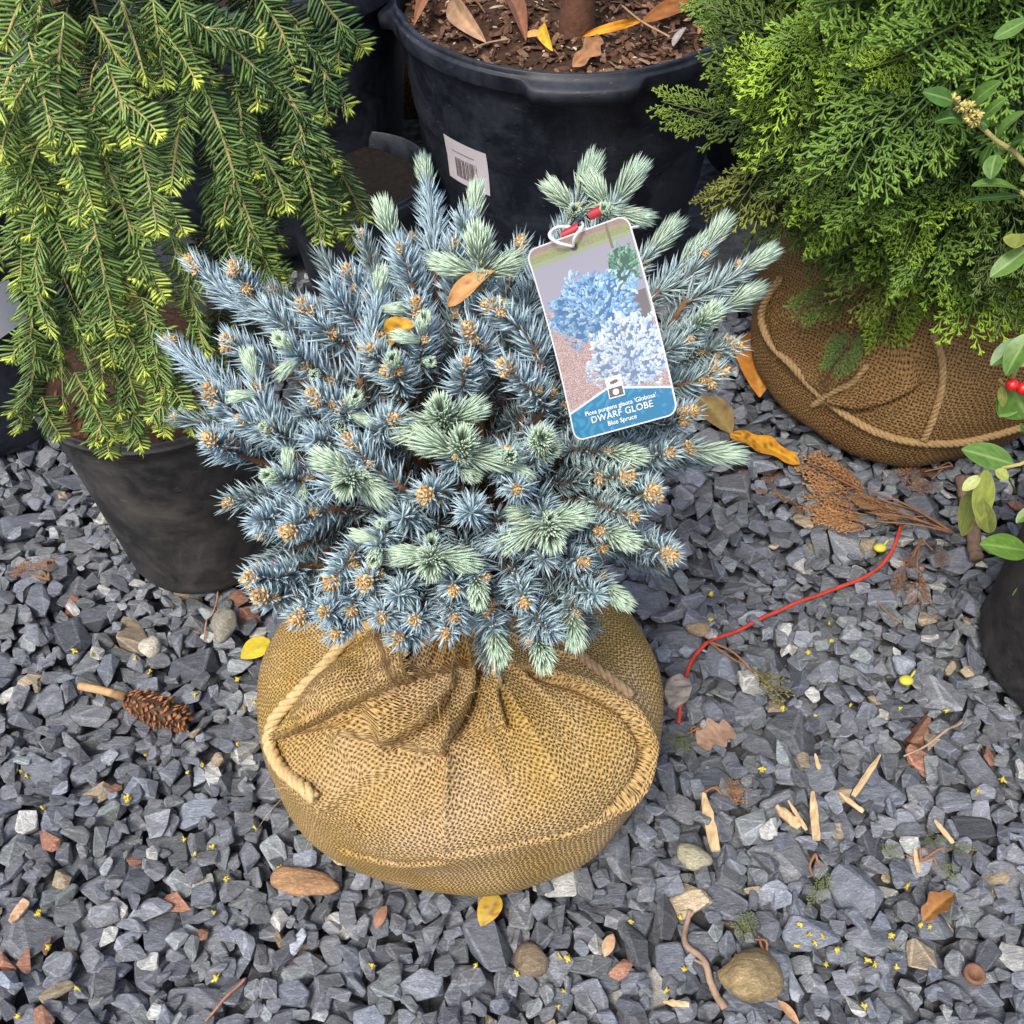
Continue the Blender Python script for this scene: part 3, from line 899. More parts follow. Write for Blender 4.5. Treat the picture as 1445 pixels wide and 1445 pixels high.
# distant burlap ball in the shade
t_far = thing('balled_shrub', 'shaded brown burlap bundle far back beside the big pot', 'root ball', FARBALL)
Pf, uvf, _ = ball_mesh(FARBALL, [(.002, 0), (.16, 0), (.2, .05), (.22, .15), (.2, .26), (.13, .33), (.05, .36), (.03, .42)], 140, 70, [(3, .04, 1)], [], [(math.radians(a), .06, .1, .012, .3) for a in range(0, 360, 30)], (0, -1, .3), 0, 8)
part('root_ball', to_mb(Pf), M_burlap2, t_far, uv=uvf)

# ------------------------------------------------------------------ spruce crown
BLUE1 = np.array([.185, .285, .350]); BLUE2 = np.array([.325, .425, .475]); GREEN1 = np.array([.25, .32, .275]); DARK_NEEDLE = np.array([.085, .12, .12])
PALE = np.array([.31, .42, .33]); PALE2 = np.array([.45, .53, .41])
TWIG = np.array([.16, .085, .045]); BUD = np.array([.44, .295, .15])
def needle_shoot(mb, path, n, L, w, a0, a1, tint, darken=0.0):
    """spruce needles all round a shoot"""
    T, N, B = frames(path)
    s = np.sort(rng.random(n)); idx = s * (len(path) - 1)
    i0 = np.clip(idx.astype(int), 0, len(path) - 2); f = (idx - i0)[:, None]
    p = path[i0] * (1 - f) + path[i0 + 1] * f
    ph = np.arange(n) * 2.39996 + rng.normal(size=n) * .35
    al = np.radians(a0 + (a1 - a0) * s ** 2.2 + rng.normal(size=n) * 7)
    t = T[i0]; d = np.cos(al)[:, None] * t + np.sin(al)[:, None] * (np.cos(ph)[:, None] * N[i0] + np.sin(ph)[:, None] * B[i0])
    d = nrm(d + Z * .16)
    bend = t * .28 + Z * .10 + rng.normal(size=(n, 3)) * .05
    k = rng.random((n, 1)); c = BLUE1 * (1 - k) + BLUE2 * k
    c = c * (1 - tint) + GREEN1 * 1.15 * tint
    c = c * (1 - darken) + DARK_NEEDLE * darken
    c = c * np.exp(rng.normal(size=(n, 1)) * .24)
    mb.needles(p, d, L * (1 - .25 * s ** 3) * rng.uniform(.82, 1.12, n), w * rng.uniform(.85, 1.15, n), c, th=.85, bend=bend + rng.normal(size=(n, 3)) * .07, ctip=c * 1.12 + .02)
def tuft(mb, p, d, L, wid, opn):
    """pale new growth: a brush (opn large) or a closed egg (opn small)"""
    n = int(70 + 900 * L)
    d = nrm(d); a = nrm(np.cross(d, rng.normal(size=3))); b = np.cross(d, a)
    s = np.sqrt(np.linspace(.0, 1, n)); ph = np.arange(n) * 2.39996
    r0 = wid * np.sin(np.clip(s * 1.9 + .35, 0, math.pi)) * .55
    pos = p + d * (s * L * .72)[:, None] + (np.cos(ph)[:, None] * a + np.sin(ph)[:, None] * b) * r0[:, None] * .6
    al = np.radians(np.interp(s, [0, .5, 1], [opn * 1.25, opn, opn * .35]) + rng.normal(size=n) * 4)
    dr = np.cos(al)[:, None] * d + np.sin(al)[:, None] * (np.cos(ph)[:, None] * a + np.sin(ph)[:, None] * b)
    k = rng.random((n, 1)); c = (PALE * (1 - k) + PALE2 * k)
    c = c * (.78 + .3 * s[:, None]); c = c * np.array([.97, 1.0, .98])
    mb.needles(pos, dr, (L * .30 + .006) * rng.uniform(.85, 1.15, n), .0019, c, th=.8, bend=d * .25, ctip=c * 1.15)
def bud(mb, p, d, r):
    n = 26
    d = nrm(d); a = nrm(np.cross(d, rng.normal(size=3))); b = np.cross(d, a)
    s = np.linspace(0, 1, n); ph = np.arange(n) * 2.39996
    rr = r * np.sin(np.clip(s * 2.6 + .5, 0, math.pi))
    pos = p + d * (s * r * 1.6)[:, None] + (np.cos(ph)[:, None] * a + np.sin(ph)[:, None] * b) * (rr * .75)[:, None]
    dr = d[None] * .55 + (np.cos(ph)[:, None] * a + np.sin(ph)[:, None] * b) * (1.0 - s * .8)[:, None]
    c = BUD * np.exp(rng.normal(size=(n, 1)) * .3) * np.array([1, 1, 1]) + rng.random((n, 1)) * np.array([.12, .09, .03])
    mb.ball(p + d * r * .7, r * .85, BUD * .7, 7, 5)
    mb.needles(pos, dr, r * .75, r * .85, c, side=np.cross(np.broadcast_to(d, (n, 3)), dr), th=.4, mid=.4)

NECK = BALL + np.array([.0, .0, .33])
SC = MB()
path = spline([NECK - Z * .03, NECK + Z * .04, CROWN_C + np.array([0, 0, -.02]), CROWN_C + np.array([.01, .03, .08])], 20)
SC.tube(path, np.linspace(.016, .006, 20), 12, TWIG * .8); part('trunk', SC, M_bark, t_spruce)

# tip pixel, base pixel, kind of tip: b buds, g one new shoot, G several, e closed egg buds
S = [
 (600, 228, 613, 372, 'g'), (527, 320, 592, 372, 'g'), (694, 290, 630, 372, 'g'), (690, 340, 662, 425, 'G'), (258, 360, 372, 452, 'b'), (322, 368, 385, 445, 'b'),
 (228, 478, 335, 555, 'b'), (542, 385, 507, 538, 'e'), (478, 372, 560, 455, 'b'), (415, 422, 492, 485, 'b'), (390, 468, 472, 562, 'e'), (345, 508, 412, 638, 'e'),
 (285, 542, 372, 612, 'b'), (285, 615, 352, 645, 'b'), (372, 655, 445, 712, 'e'), (512, 556, 440, 630, 'e'), (482, 612, 565, 688, 'b'), (628, 548, 625, 648, 'G'),
 (612, 452, 568, 505, 'e'), (575, 500, 525, 555, 'e'), (682, 420, 765, 515, 'b'), (655, 458, 690, 502, 'b'), (730, 330, 740, 400, 'b'), (815, 258, 815, 322, 'G'),
 (880, 262, 850, 325, 'G'), (925, 335, 898, 395, 'g'), (1000, 322, 985, 392, 'g'), (958, 350, 950, 420, 'g'), (1082, 366, 1000, 405, 'g'), (1052, 425, 965, 455, 'g'),
 (1050, 485, 955, 512, 'b'), (1032, 522, 945, 545, 'b'), (1022, 612, 915, 662, 'g'), (985, 578, 925, 605, 'b'), (705, 508, 768, 575, 'b'), (640, 600, 660, 680, 'G'),
 (735, 645, 790, 600, 'g'), (695, 652, 770, 640, 'e'), (752, 606, 770, 680, 'g'), (885, 628, 825, 652, 'g'), (893, 665, 838, 695, 'b'), (770, 745, 775, 735, 'G'),
 (712, 768, 716, 762, 'n'), (880, 738, 822, 762, 'g'), (490, 690, 505, 650, 'G'), (532, 790, 540, 740, 'e'), (608, 800, 612, 770, 'G'), (690, 832, 650, 800, 'g'),
 (508, 828, 545, 800, 'b'), (462, 826, 505, 790, 'b'), (345, 820, 425, 800, 'b'), (362, 848, 420, 815, 'b'), (418, 880, 440, 835, 'b'), (495, 868, 505, 825, 'n'),
 (625, 900, 655, 858, 'n'), (702, 920, 692, 855, 'g'), (755, 925, 765, 872, 'g'), (815, 882, 795, 845, 'g'), (888, 812, 808, 842, 'g'), (958, 785, 890, 762, 'b'),
 (740, 855, 735, 820, 'n'), (398, 752, 458, 735, 'b'), (352, 742, 410, 720, 'n'), (930, 692, 870, 700, 'b'), (560, 585, 530, 620, 'n'), (440, 545, 480, 620, 'b'),
 (590, 690, 640, 720, 'b'), (660, 720, 680, 740, 'n'), (450, 680, 500, 720, 'n'), (955, 640, 890, 640, 'n'),
 (980, 480, 910, 500, 'n'), (455, 395, 520, 470, 'n'), (640, 330, 640, 400, 'n'), (760, 350, 770, 420, 'n'), (585, 420, 600, 470, 'b'), (520, 480, 540, 540, 'n'),
 (430, 610, 480, 650, 'n'), (330, 580, 400, 640, 'n'), (650, 500, 680, 560, 'n'), (725, 700, 745, 660, 'n'), (560, 740, 590, 700, 'n'), (830, 800, 790, 770, 'n'),
 (900, 730, 850, 720, 'n'), (560, 850, 570, 800, 'n'), (640, 840, 640, 800, 'n'), (770, 800, 760, 760, 'n'), (455, 870, 480, 830, 'n'), (850, 850, 800, 800, 'n'),
 (312, 470, 390, 540, 'b'), (360, 420, 430, 500, 'n'), (560, 340, 590, 400, 'n'), (660, 300, 640, 360, 'n'), (910, 440, 860, 470, 'n'), (1010, 450, 940, 480, 'g'), (950, 580, 890, 580, 'n'),
 (470, 900, 500, 860, 'n'), (535, 880, 560, 830, 'n'), (585, 885, 590, 830, 'n'), (640, 880, 640, 830, 'n'), (780, 900, 760, 850, 'n'), (560, 910, 580, 860, 'n'),
]
def build_shoot(tip, base, kind, tint, darken=0.0, dens=1.0):
    ln = np.linalg.norm(tip - base)
    if ln > .125: base = tip + (base - tip) * .125 / ln
    if ln < .05: base = tip + nrm(base - tip + (CROWN_C - tip) * .5) * .05
    out = nrm(tip - CROWN_C)
    mid = (tip + base) / 2 + Z * -.004 + rng.normal(size=3) * .003
    inner = NECK * .45 + base * .55 + np.array([0, 0, .02]) + rng.normal(size=3) * .012
    pth = spline([base, mid, tip], 22)
    full = np.vstack([spline([NECK + Z * .02, inner, base], 14)[:-1], pth])
    tw = MB(); tw.tube(full, np.linspace(.0042, .0013, len(full)), 6, TWIG)
    br = part('branch', tw, M_bark, t_spruce)
    ln = np.linalg.norm(tip - base)
    nb = MB()
    needle_shoot(nb, pth, int(ln * 2450 * dens) + 24, .0200, .0019, 64, 34, tint, darken)
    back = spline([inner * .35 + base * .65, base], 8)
    needle_shoot(nb, back, int(42 * dens), .018, .0015, 62, 60, tint, max(darken, .45))
    part('needles', nb, M_needle, br)
    T = nrm(pth[-1] - pth[-4])
    def add_bud(p, d, r):
        m = MB(); bud(m, p, d, r); part('bud', m, M_bud, br)
    if kind in 'bgGe':
        for _ in range(rng.integers(2, 5) if kind == 'b' else rng.integers(1, 3)):
            f = rng.uniform(.35, 1.0) if rng.random() < .5 else 1.0
            p = pth[int(f * 21)]; o = nrm(rng.normal(size=3) + (CAM - p) * .9 + T * .4)
            add_bud(p + o * .002, o, rng.uniform(.0028, .0048))
        if kind == 'b': add_bud(tip, T, .0054)
    if kind == 'n' and rng.random() < .6: add_bud(tip, T, .0042)
    def add_tuft(p, d, L, w, o):
        m = MB(); tuft(m, p, d, L, w, o); part('new_shoot', m, M_needle, br)
    if kind == 'g': add_tuft(tip, nrm(T + out * .3), rng.uniform(.028, .038), .008, rng.uniform(22, 32))
    if kind == 'G':
        side = nrm(np.cross(T, CAM - tip)); vw = nrm(CAM - tip)
        add_tuft(tip, nrm(T * .9 + vw * .3), .039, .010, 28)
        for sg in (-1, 1):
            add_tuft(tip - T * .006, nrm(T * .35 + side * sg * rng.uniform(.7, 1) + vw * .3), rng.uniform(.030, .039), .010, rng.uniform(20, 30))
        add_tuft(tip - T * .010, nrm(vw + T * .2 + side * rng.normal() * .3), rng.uniform(.016, .024), .008, 20)
        if rng.random() < .6: add_tuft(tip - T * .03, nrm(vw * .8 - T * .3 + side * rng.normal() * .6), .022, .007, 24)
    if kind == 'e':
        vw = nrm(CAM - tip); side = nrm(np.cross(T, vw))
        add_tuft(tip, nrm(T * .8 + vw * .4), .022, .010, 9)
        if rng.random() < .8: add_tuft(tip - T * .008, nrm(side * rng.choice([-1, 1]) + vw * .5 + T * .2), .018, .009, 8)
        if rng.random() < .5: add_tuft(tip - T * .03, nrm(vw + side * rng.normal() * .5), .014, .008, 8)
for (tx_, ty_, bx_, by_, kd) in S:
    in_tag = 725 < tx_ < 965 and 300 < ty_ < 625
    tip = hit_ell(tx_, ty_, CROWN_C, CROWN_R * (rng.uniform(.96, 1.04) if not in_tag else .88))
    bs = hit_ell(bx_, by_, CROWN_C, CROWN_R * .76)
    dv = tip - bs; ld = np.linalg.norm(dv)
    tip = tip - dv / ld * min(ld * .45, {'g': .038, 'G': .034, 'e': .018, 'b': .012, 'n': .012}[kd])
    tint = np.clip((tx_ - 560) / 900 + rng.normal() * .12, 0, .65)
    build_shoot(tip, bs, kd, tint)
for i in range(74):      # shoots deeper in the crown, needles mixed darker
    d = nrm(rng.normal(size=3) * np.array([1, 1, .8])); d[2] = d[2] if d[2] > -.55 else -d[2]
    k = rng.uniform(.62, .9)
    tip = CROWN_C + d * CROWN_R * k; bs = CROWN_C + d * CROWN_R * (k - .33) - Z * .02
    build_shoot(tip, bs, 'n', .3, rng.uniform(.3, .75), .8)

# ------------------------------------------------------------------ leaves
def leaf(mb, base, tip, width, normal, c, c_mid=None, fold=.18, curl=.12, nu=11, nv=7, thick=.0006, shape=(.85, .7), twist=0.0, wav=0.0, spots=0, c_spot=None, lobe=0.0, c_edge=None):
    base = np.asarray(base, float); tip = np.asarray(tip, float)
    L = np.linalg.norm(tip - base); d = (tip - base) / L
    n = nrm(normal - d * (np.asarray(normal) @ d)); sd = np.cross(d, n)
    u = np.linspace(0, 1, nu)[:, None]; v = np.linspace(-1, 1, nv)[None]
    w = width * .5 * np.clip(np.sin(math.pi * np.clip(u, 0.004, .996) ** shape[0]), 0, 1) ** shape[1]
    if lobe: w = w * (1 + lobe * np.sin(u * 16))
    a = twist * (u - .5)
    S_ = sd * np.cos(a)[..., None] + n * np.sin(a)[..., None]; N_ = n * np.cos(a)[..., None] - sd * np.sin(a)[..., None]
    ph = rng.uniform(0, 6)
    hgt = fold * np.abs(v) * w + wav * width * np.sin(u * 9 + v * 2 + ph) * np.abs(v)
    P = base + d * (u * L)[..., None] * np.ones_like(v)[..., None] + S_ * (w * v)[..., None] + N_ * hgt[..., None] + (n * (curl * L * 4 * u * (1 - u))[..., None])
    c = np.asarray(c, float); C = np.broadcast_to(c, (nu, nv, 3)).copy()
    C *= (1 + .12 * rng.normal(size=(nu, nv, 1)))
    if c_edge is not None: C[:, [0, -1]] = np.asarray(c_edge)
    if c_mid is not None: C[:, nv // 2] = np.asarray(c_mid)
    if spots:
        m = rng.random((nu, nv)) < spots; C[m] = np.asarray(c_spot)
    Pb = P - N_ * thick
    mb.grid(P, C); mb.grid(Pb[:, ::-1], C[:, ::-1] * .9)
    # rim between the two faces
    for j in (0, nv - 1):
        E = np.stack([P[:, j], Pb[:, j]], 1); mb.grid(E if j == 0 else E[:, ::-1], np.stack([C[:, j], C[:, j]], 1))

# ------------------------------------------------------------------ weeping hemlock in its pot
t_hem = thing('potted_hemlock', 'weeping green hemlock in a dusty black pot, left of the spruce', 'hemlock', HPOT)
hp = MB(); HH = .315
hpr = pot_profile(.103, .137, HH, .006, .014, (HH - .03,), .003)
lathe(hp, hpr, 120, HPOT); hpot = part('pot', hp, M_potgrey, t_hem)
hs = MB(); soil_disc(hs, HPOT, .136, HH - .03, (.045, .024, .016))
part('soil', hs, M_soil, t_hem)
hm = MB(); chips(hm, HPOT, .128, HH - .028, 260, .003, .009, [(.10, .04, .025), (.14, .06, .03), (.07, .035, .02)]); part('bark_mulch', hm, M_soil, t_hem, sm=False)['kind'] = 'stuff'
ht = MB(); ht.tube(spline([HPOT + np.array([0, 0, HH - .05]), HPOT + np.array([.01, .02, .6]), HPOT + np.array([.03, .02, 1.0]), HPOT + np.array([.06, -.02, 1.16])], 24), np.linspace(.016, .007, 24), 10, (.12, .07, .045)); part('trunk', ht, M_bark, t_hem)
HC = np.array([-.365, 1.00, .56]); HRAD = np.array([.235, .215, .60])
HG1 = np.array([.042, .092, .028]); HG2 = np.array([.175, .280, .066]); HLIME = np.array([.50, .60, .10]); HSTEM = np.array([.36, .30, .12])
def hem_needles(mb, path, nvec, L, bright, tipfrac, gap=.0030, gap_shade=1.0):
    ln = np.linalg.norm(np.diff(path, axis=0), axis=1).sum()
    n = max(6, int(ln / gap))
    p = spline(path, n); T, N, B = frames(p)
    lat = nrm(np.cross(T, nvec)); nv = nrm(np.cross(lat, T))
    s = np.linspace(0, 1, n)
    for sg in (-1, 1):
        d = lat * sg * .86 + T * (.42 + .15 * rng.normal(size=(n, 1))) + nv * (.12 + .20 * rng.normal(size=(n, 1)))
        k = np.clip(rng.normal(size=(n, 1)) * .25 + bright, 0, 1.15)
        c = (HG1 * (1 - k) + HG2 * k) * gap_shade
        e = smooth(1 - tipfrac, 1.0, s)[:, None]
        c = c * (1 - e) + HLIME * (.75 + .35 * bright) * gap_shade * e
        ll = L * (1 - .45 * s ** 6) * rng.uniform(.75, 1.1, n)
        mb.needles(p, d, ll, .0027, c, side=np.cross(d, nv), th=.35, mid=.72, bend=T * .10 - nv * .06)
    m = n // 3
    idx = rng.integers(0, n, m)
    d = T[idx] * .9 + nv[idx] * .5 + lat[idx] * rng.normal(size=(m, 1)) * .3
    mb.needles(p[idx], d, L * .45, .0021, HG2 * (.8 + .5 * bright) * gap_shade, side=lat[idx], th=.35, mid=.7)
    # lime bud at the tip
    m = 12; d = T[-1] + rng.normal(size=(m, 3)) * .33
    mb.needles(np.repeat(p[-1:], m, 0) - T[-1] * .002, d, rng.uniform(.006, .011, m), .0026, HLIME * rng.uniform(.8, 1.25, (m, 1)), th=.5, mid=.6)
def hem_branch(pts, bright, side_n=1.0, sl=.05, gap_shade=1.0):
    path = spline(pts, 30)
    nvec = nrm((CAM - path.mean(0)) * np.array([1, 1, .6]) + rng.normal(size=3) * .42)
    tw = MB(); nb = MB()
    tw.tube(path, np.interp(np.linspace(0, 1, 30), [0, .15, .5, 1], [.0004, .0014, .0014, .0008]), 5, HSTEM * rng.uniform(.8, 1.15))
    hem_needles(nb, path, nvec, .0215, bright, .22, gap_shade=gap_shade)
    ln = np.linalg.norm(np.diff(path, axis=0), axis=1).sum()
    T, N, B = frames(path)
    k = int(ln / .040 * side_n); sg = rng.choice([-1, 1])
    for j in range(k):
        f = (j + .5 + rng.normal() * .2) / k
        if not .05 < f < .9: continue
        i = int(f * 29); lat = nrm(np.cross(T[i], nvec)) * sg; sg = -sg
        l = sl * rng.uniform(.5, 1.1) * (1 - .55 * f)
        e = path[i] + (T[i] * .75 + lat * .62 + rng.normal(size=3) * .1) * l - Z * l * .12
        q = spline([path[i], (path[i] + e) / 2 + lat * l * .08, e], 12)
        tw.tube(q, np.linspace(.0013, .0008, 12), 4, HSTEM)
        hem_needles(nb, q, nvec, .0185, bright, .25, .0031, gap_shade)
    br = part('branch', tw, M_bark, t_hem); part('needles', nb, M_hneedle, br)
HB = [
 [(252, 0), (285, 120), (310, 180), (345, 290), (392, 410)], [(262, 18), (349, 86), (414, 155), (450, 260), (504, 345)], [(440, -20), (470, 20), (515, 70)],
 [(90, 18), (83, 137), (118, 245), (133, 302)], [(118, 155), (169, 277), (198, 360), (230, 417)], [(76, 309), (100, 360), (137, 417), (160, 513)], [(86, 277), (151, 360), (180, 417)],
 [(126, 22), (160, 70), (194, 133)], [(216, 0), (225, 60), (234, 118)], [(194, 194), (210, 260), (223, 327)], [(259, 137), (250, 200), (241, 266)], [(335, 133), (340, 170), (338, 216)],
 [(316, 234), (350, 320), (396, 410)], [(417, 36), (450, 90), (493, 155)], [(360, 200), (390, 250), (406, 292)], [(464, 216), (490, 260), (512, 309)],
 [(36, -10), (20, 25), (7, 60)], [(22, 83), (10, 115), (-5, 160)], [(68, 173), (36, 266), (29, 403)], [(66, 413), (85, 500), (90, 573)], [(113, 380), (160, 513), (200, 632)],
 [(216, 456), (225, 530), (232, 612)], [(106, 526), (130, 570), (150, 612)], [(50, 480), (45, 540), (28, 606)], [(199, 380), (210, 400), (228, 425)], [(166, 446), (190, 490), (205, 525)],
 [(40, 60), (60, 130), (75, 200)], [(10, 130), (30, 200), (22, 290)], [(0, 200), (8, 250), (-2, 290)], [(150, 90), (170, 140), (185, 200)], [(60, 250), (70, 320), (62, 400)],
 [(130, 300), (150, 400), (165, 470)], [(100, 440), (120, 500), (135, 560)], [(240, 330), (270, 420), (290, 500)], [(270, 450), (300, 520), (310, 590)], [(180, 520), (190, 570), (180, 620)],
 [(300, 20), (340, 60), (370, 130)], [(370, 0), (400, 50), (420, 110)], [(400, 120), (440, 190), (470, 240)], [(170, 0), (190, 60), (205, 110)], [(60, -10), (50, 60), (60, 110)],
 [(140, 130), (120, 200), (100, 260)], [(210, 220), (240, 300), (262, 372)], [(300, 250), (320, 330), (345, 420)], [(420, 200), (440, 270), (455, 340)], [(60, 560), (70, 590), (85, 615)], [(55, 330), (50, 400), (70, 470)],
 [(200, 420), (215, 480), (230, 560)], [(30, 380), (45, 440), (40, 500)], [(250, 520), (262, 570), (270, 610)], [(130, 560), (140, 590), (160, 620)],
]
for pts in HB:
    k = rng.uniform(.93, 1.08)
    P3 = np.array([hit_ell(x, y, HC, HRAD * k * (1 + .03 * i)) for i, (x, y) in enumerate(pts)])
    xm = np.mean([q[0] for q in pts])
    hem_branch(P3, np.clip(.95 - xm / 800 + rng.normal() * .15, .2, 1.1))  # brighter towards the left: the sunlit side is put into the colour
for i in range(46):     # layers behind, colour multiplied down to stand in for shaded gaps
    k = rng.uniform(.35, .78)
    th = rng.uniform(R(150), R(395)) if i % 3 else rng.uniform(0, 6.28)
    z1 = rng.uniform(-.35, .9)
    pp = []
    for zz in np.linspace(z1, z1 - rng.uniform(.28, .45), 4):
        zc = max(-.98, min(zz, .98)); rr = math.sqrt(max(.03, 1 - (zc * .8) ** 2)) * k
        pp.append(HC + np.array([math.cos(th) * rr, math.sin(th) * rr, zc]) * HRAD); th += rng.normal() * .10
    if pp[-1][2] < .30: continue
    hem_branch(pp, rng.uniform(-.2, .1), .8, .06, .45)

# ------------------------------------------------------------------ cypress crown
def cyp_mat():
    m, nt, b = new_mat('cypress_spray')
    a = nd(nt, 'ShaderNodeAttribute', attribute_name='Col').outputs['Color']
    oi = nt.nodes.new('ShaderNodeObjectInfo')
    nt.links.new(mixc(nt, a, oi.outputs['Color']), b.inputs['Base Color'])
    b.inputs['Roughness'].default_value = .5; b.inputs['Specular IOR Level'].default_value = .35
    return m
M_cyp = cyp_mat()
PAL_GREEN = [np.array(q) for q in ((.09, .06, .03), (.013, .028, .009), (.046, .094, .018), (.15, .25, .036))]
PAL_BROWN = [np.array(q) for q in ((.20, .10, .05), (.13, .06, .03), (.25, .13, .055), (.38, .22, .10))]
PAL_CUT = [np.array(q) for q in ((.16, .12, .05), (.06, .09, .03), (.13, .17, .06), (.24, .26, .10))]
def spray_mesh(L, seed, sp=.0070, tsp=.0046, pal=None):
    STM, CG1, CG2, CG3 = pal or PAL_GREEN
    k = np.random.default_rng(seed)
    mb = MB()
    x = np.linspace(0, L, 12)
    main = np.stack([x, .08 * L * np.sin(x / L * 2 + k.uniform(0, 3)), -.10 * L * (x / L) ** 2], 1)
    mb.tube(main, np.linspace(.0017, .0009, 12), 4, np.linspace(0, 1, 12)[:, None] * (CG2 - STM) + STM)
    nl = int(L / sp); sg = 1
    for j in range(nl):
        f = .10 + .88 * j / nl
        b = np.array([np.interp(f * L, x, main[:, i]) for i in range(3)])
        l = L * (.50 * (1 - f) ** .55 + .10) * k.uniform(.75, 1.1); ang = math.radians(k.uniform(38, 56)) * sg; sg = -sg
        u = np.linspace(0, 1, 7); a = ang * (1 - .45 * u)
        st = l / 6
        q = b + np.stack([np.r_[0, np.cumsum(np.cos(a[1:]) * st)], np.r_[0, np.cumsum(np.sin(a[1:]) * st)], -.12 * l * u ** 2 + k.normal() * .06 * l * u], 1)
        cc = CG1 + (CG2 - CG1) * (f * .4 + .6 * u)[:, None]
        mb.tube(q, np.linspace(.0011, .0008, 7), 3, cc)
        nt_ = int(l / tsp)
        if nt_ < 2: nt_ = 2
        ss = np.linspace(.18, 1.0, nt_)
        p = np.stack([np.interp(ss, u, q[:, i]) for i in range(3)], 1); aa = np.interp(ss, u, a)
        s2 = np.where(np.arange(nt_) % 2 == 0, 1, -1)
        da = aa + s2 * np.radians(k.uniform(26, 44, nt_)) * (ss < .97)
        d = np.stack([np.cos(da), np.sin(da), k.normal(size=nt_) * .16 + .05], 1)
        tl = (.0095 + .16 * l * (1 - ss * .6)) * k.uniform(.7, 1.15, nt_)
        e = np.clip(.35 + .5 * ss + .35 * f - .25, 0, 1)[:, None]
        c = CG2 * (1 - e) + CG3 * e
        mb.needles(p, d, tl, .0024, c * .85, side=np.cross(d, np.array([0, 0, 1.])), th=.7, mid=.8, bend=np.array([[.12, 0, -.05]]), ctip=c * 1.35)
        # forked ends
        for fk in (-1, 1):
            d2 = np.stack([np.cos(da + fk * .5), np.sin(da + fk * .5), k.normal(size=nt_) * .2], 1)
            mb.needles(p + nrm(d) * (tl * .55)[:, None], d2, tl * .5, .0021, c, side=np.cross(d2, np.array([0, 0, 1.])), th=.7, mid=.8, ctip=c * 1.4)
    return mb.mesh('spray', M_cyp)
SPR = [spray_mesh(float(np.random.default_rng(40 + i).uniform(.085, .125)), 60 + i) for i in range(10)]
SPR_BROWN = [spray_mesh(.11, 140 + i, pal=PAL_BROWN) for i in range(4)]
SPR_DRY = [spray_mesh(.10, 150 + i, .0125, .0072, PAL_BROWN) for i in range(4)]
SPR_CUT = [spray_mesh(.10, 160 + i, .0125, .0072, PAL_CUT) for i in range(4)]
def basis(d, n):
    d = nrm(d); n = nrm(n - d * (n @ d)); return np.stack([d, np.cross(n, d), n], 1)
def put_spray(p, d, n, sc, tintc, parent, name='spray', pool=None):
    o = bpy.data.objects.new(name, (pool or SPR)[int(rng.integers(len(pool or SPR)))])
    M4 = np.eye(4); M4[:3, :3] = basis(d, n) * sc; M4[:3, 3] = np.asarray(p) - (OFF[parent.name] if parent is not None else 0)
    o.matrix_basis = Matrix(M4.tolist()); o.color = (*tintc, 1)
    link(o, parent); return o
CC = np.array([.605, 1.295, .60]); CR = np.array([.325, .30, .335])
ct = MB(); ct.tube(spline([CYB + Z * .28, CYB + Z * .5, CYB + np.array([.01, .02, .95])], 16), np.linspace(.02, .008, 16), 10, (.11, .07, .045)); part('trunk', ct, M_bark, t_cyp)
cnt = 0
pts_used = []
for i in range(5000):
    if cnt >= 165: break
    d = nrm(rng.normal(size=3)); p = CC + d * CR
    vw = nrm(CAM - p)
    if nrm(d / CR) @ vw < -.15: continue
    px, py, dep = project(p)
    if px > 1640 or py < -190: continue
    if py > 450 or (px < 1230 and py > 400 + (px - 1200) * .62): continue
    if any(np.linalg.norm(p - q) < .039 for q in pts_used): continue
    pts_used.append(p); cnt += 1
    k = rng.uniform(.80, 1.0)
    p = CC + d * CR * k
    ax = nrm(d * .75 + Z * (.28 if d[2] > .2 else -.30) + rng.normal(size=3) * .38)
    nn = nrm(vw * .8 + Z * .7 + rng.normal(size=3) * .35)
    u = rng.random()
    b = .62 + .5 * (k - .8) / .2  # deeper-set sprays tinted darker, interior shade put into the colour
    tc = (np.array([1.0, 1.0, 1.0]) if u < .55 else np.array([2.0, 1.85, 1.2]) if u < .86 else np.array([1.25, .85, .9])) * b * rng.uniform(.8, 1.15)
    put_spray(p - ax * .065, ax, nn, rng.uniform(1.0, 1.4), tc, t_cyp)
for i in range(190):      # inner sprays, tinted darker to stand in for the shaded interior
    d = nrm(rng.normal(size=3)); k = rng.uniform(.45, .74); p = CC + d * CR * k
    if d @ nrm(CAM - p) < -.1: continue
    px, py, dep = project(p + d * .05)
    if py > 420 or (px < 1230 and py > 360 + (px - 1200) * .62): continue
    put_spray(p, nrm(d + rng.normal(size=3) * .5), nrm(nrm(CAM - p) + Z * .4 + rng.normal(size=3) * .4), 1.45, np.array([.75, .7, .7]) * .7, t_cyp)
for i in range(14):      # the back of the crown, upper right
    a = hit_ell(rng.uniform(1270, 1470), rng.uniform(-50, 70), CC, CR * .92); put_spray(a, nrm(nrm(a - CC) * .6 + rng.normal(size=3) * .5 - Z * .1), nrm(CAM - a) + Z * .4, 1.5, np.array([.9, .95, .9]), t_cyp)
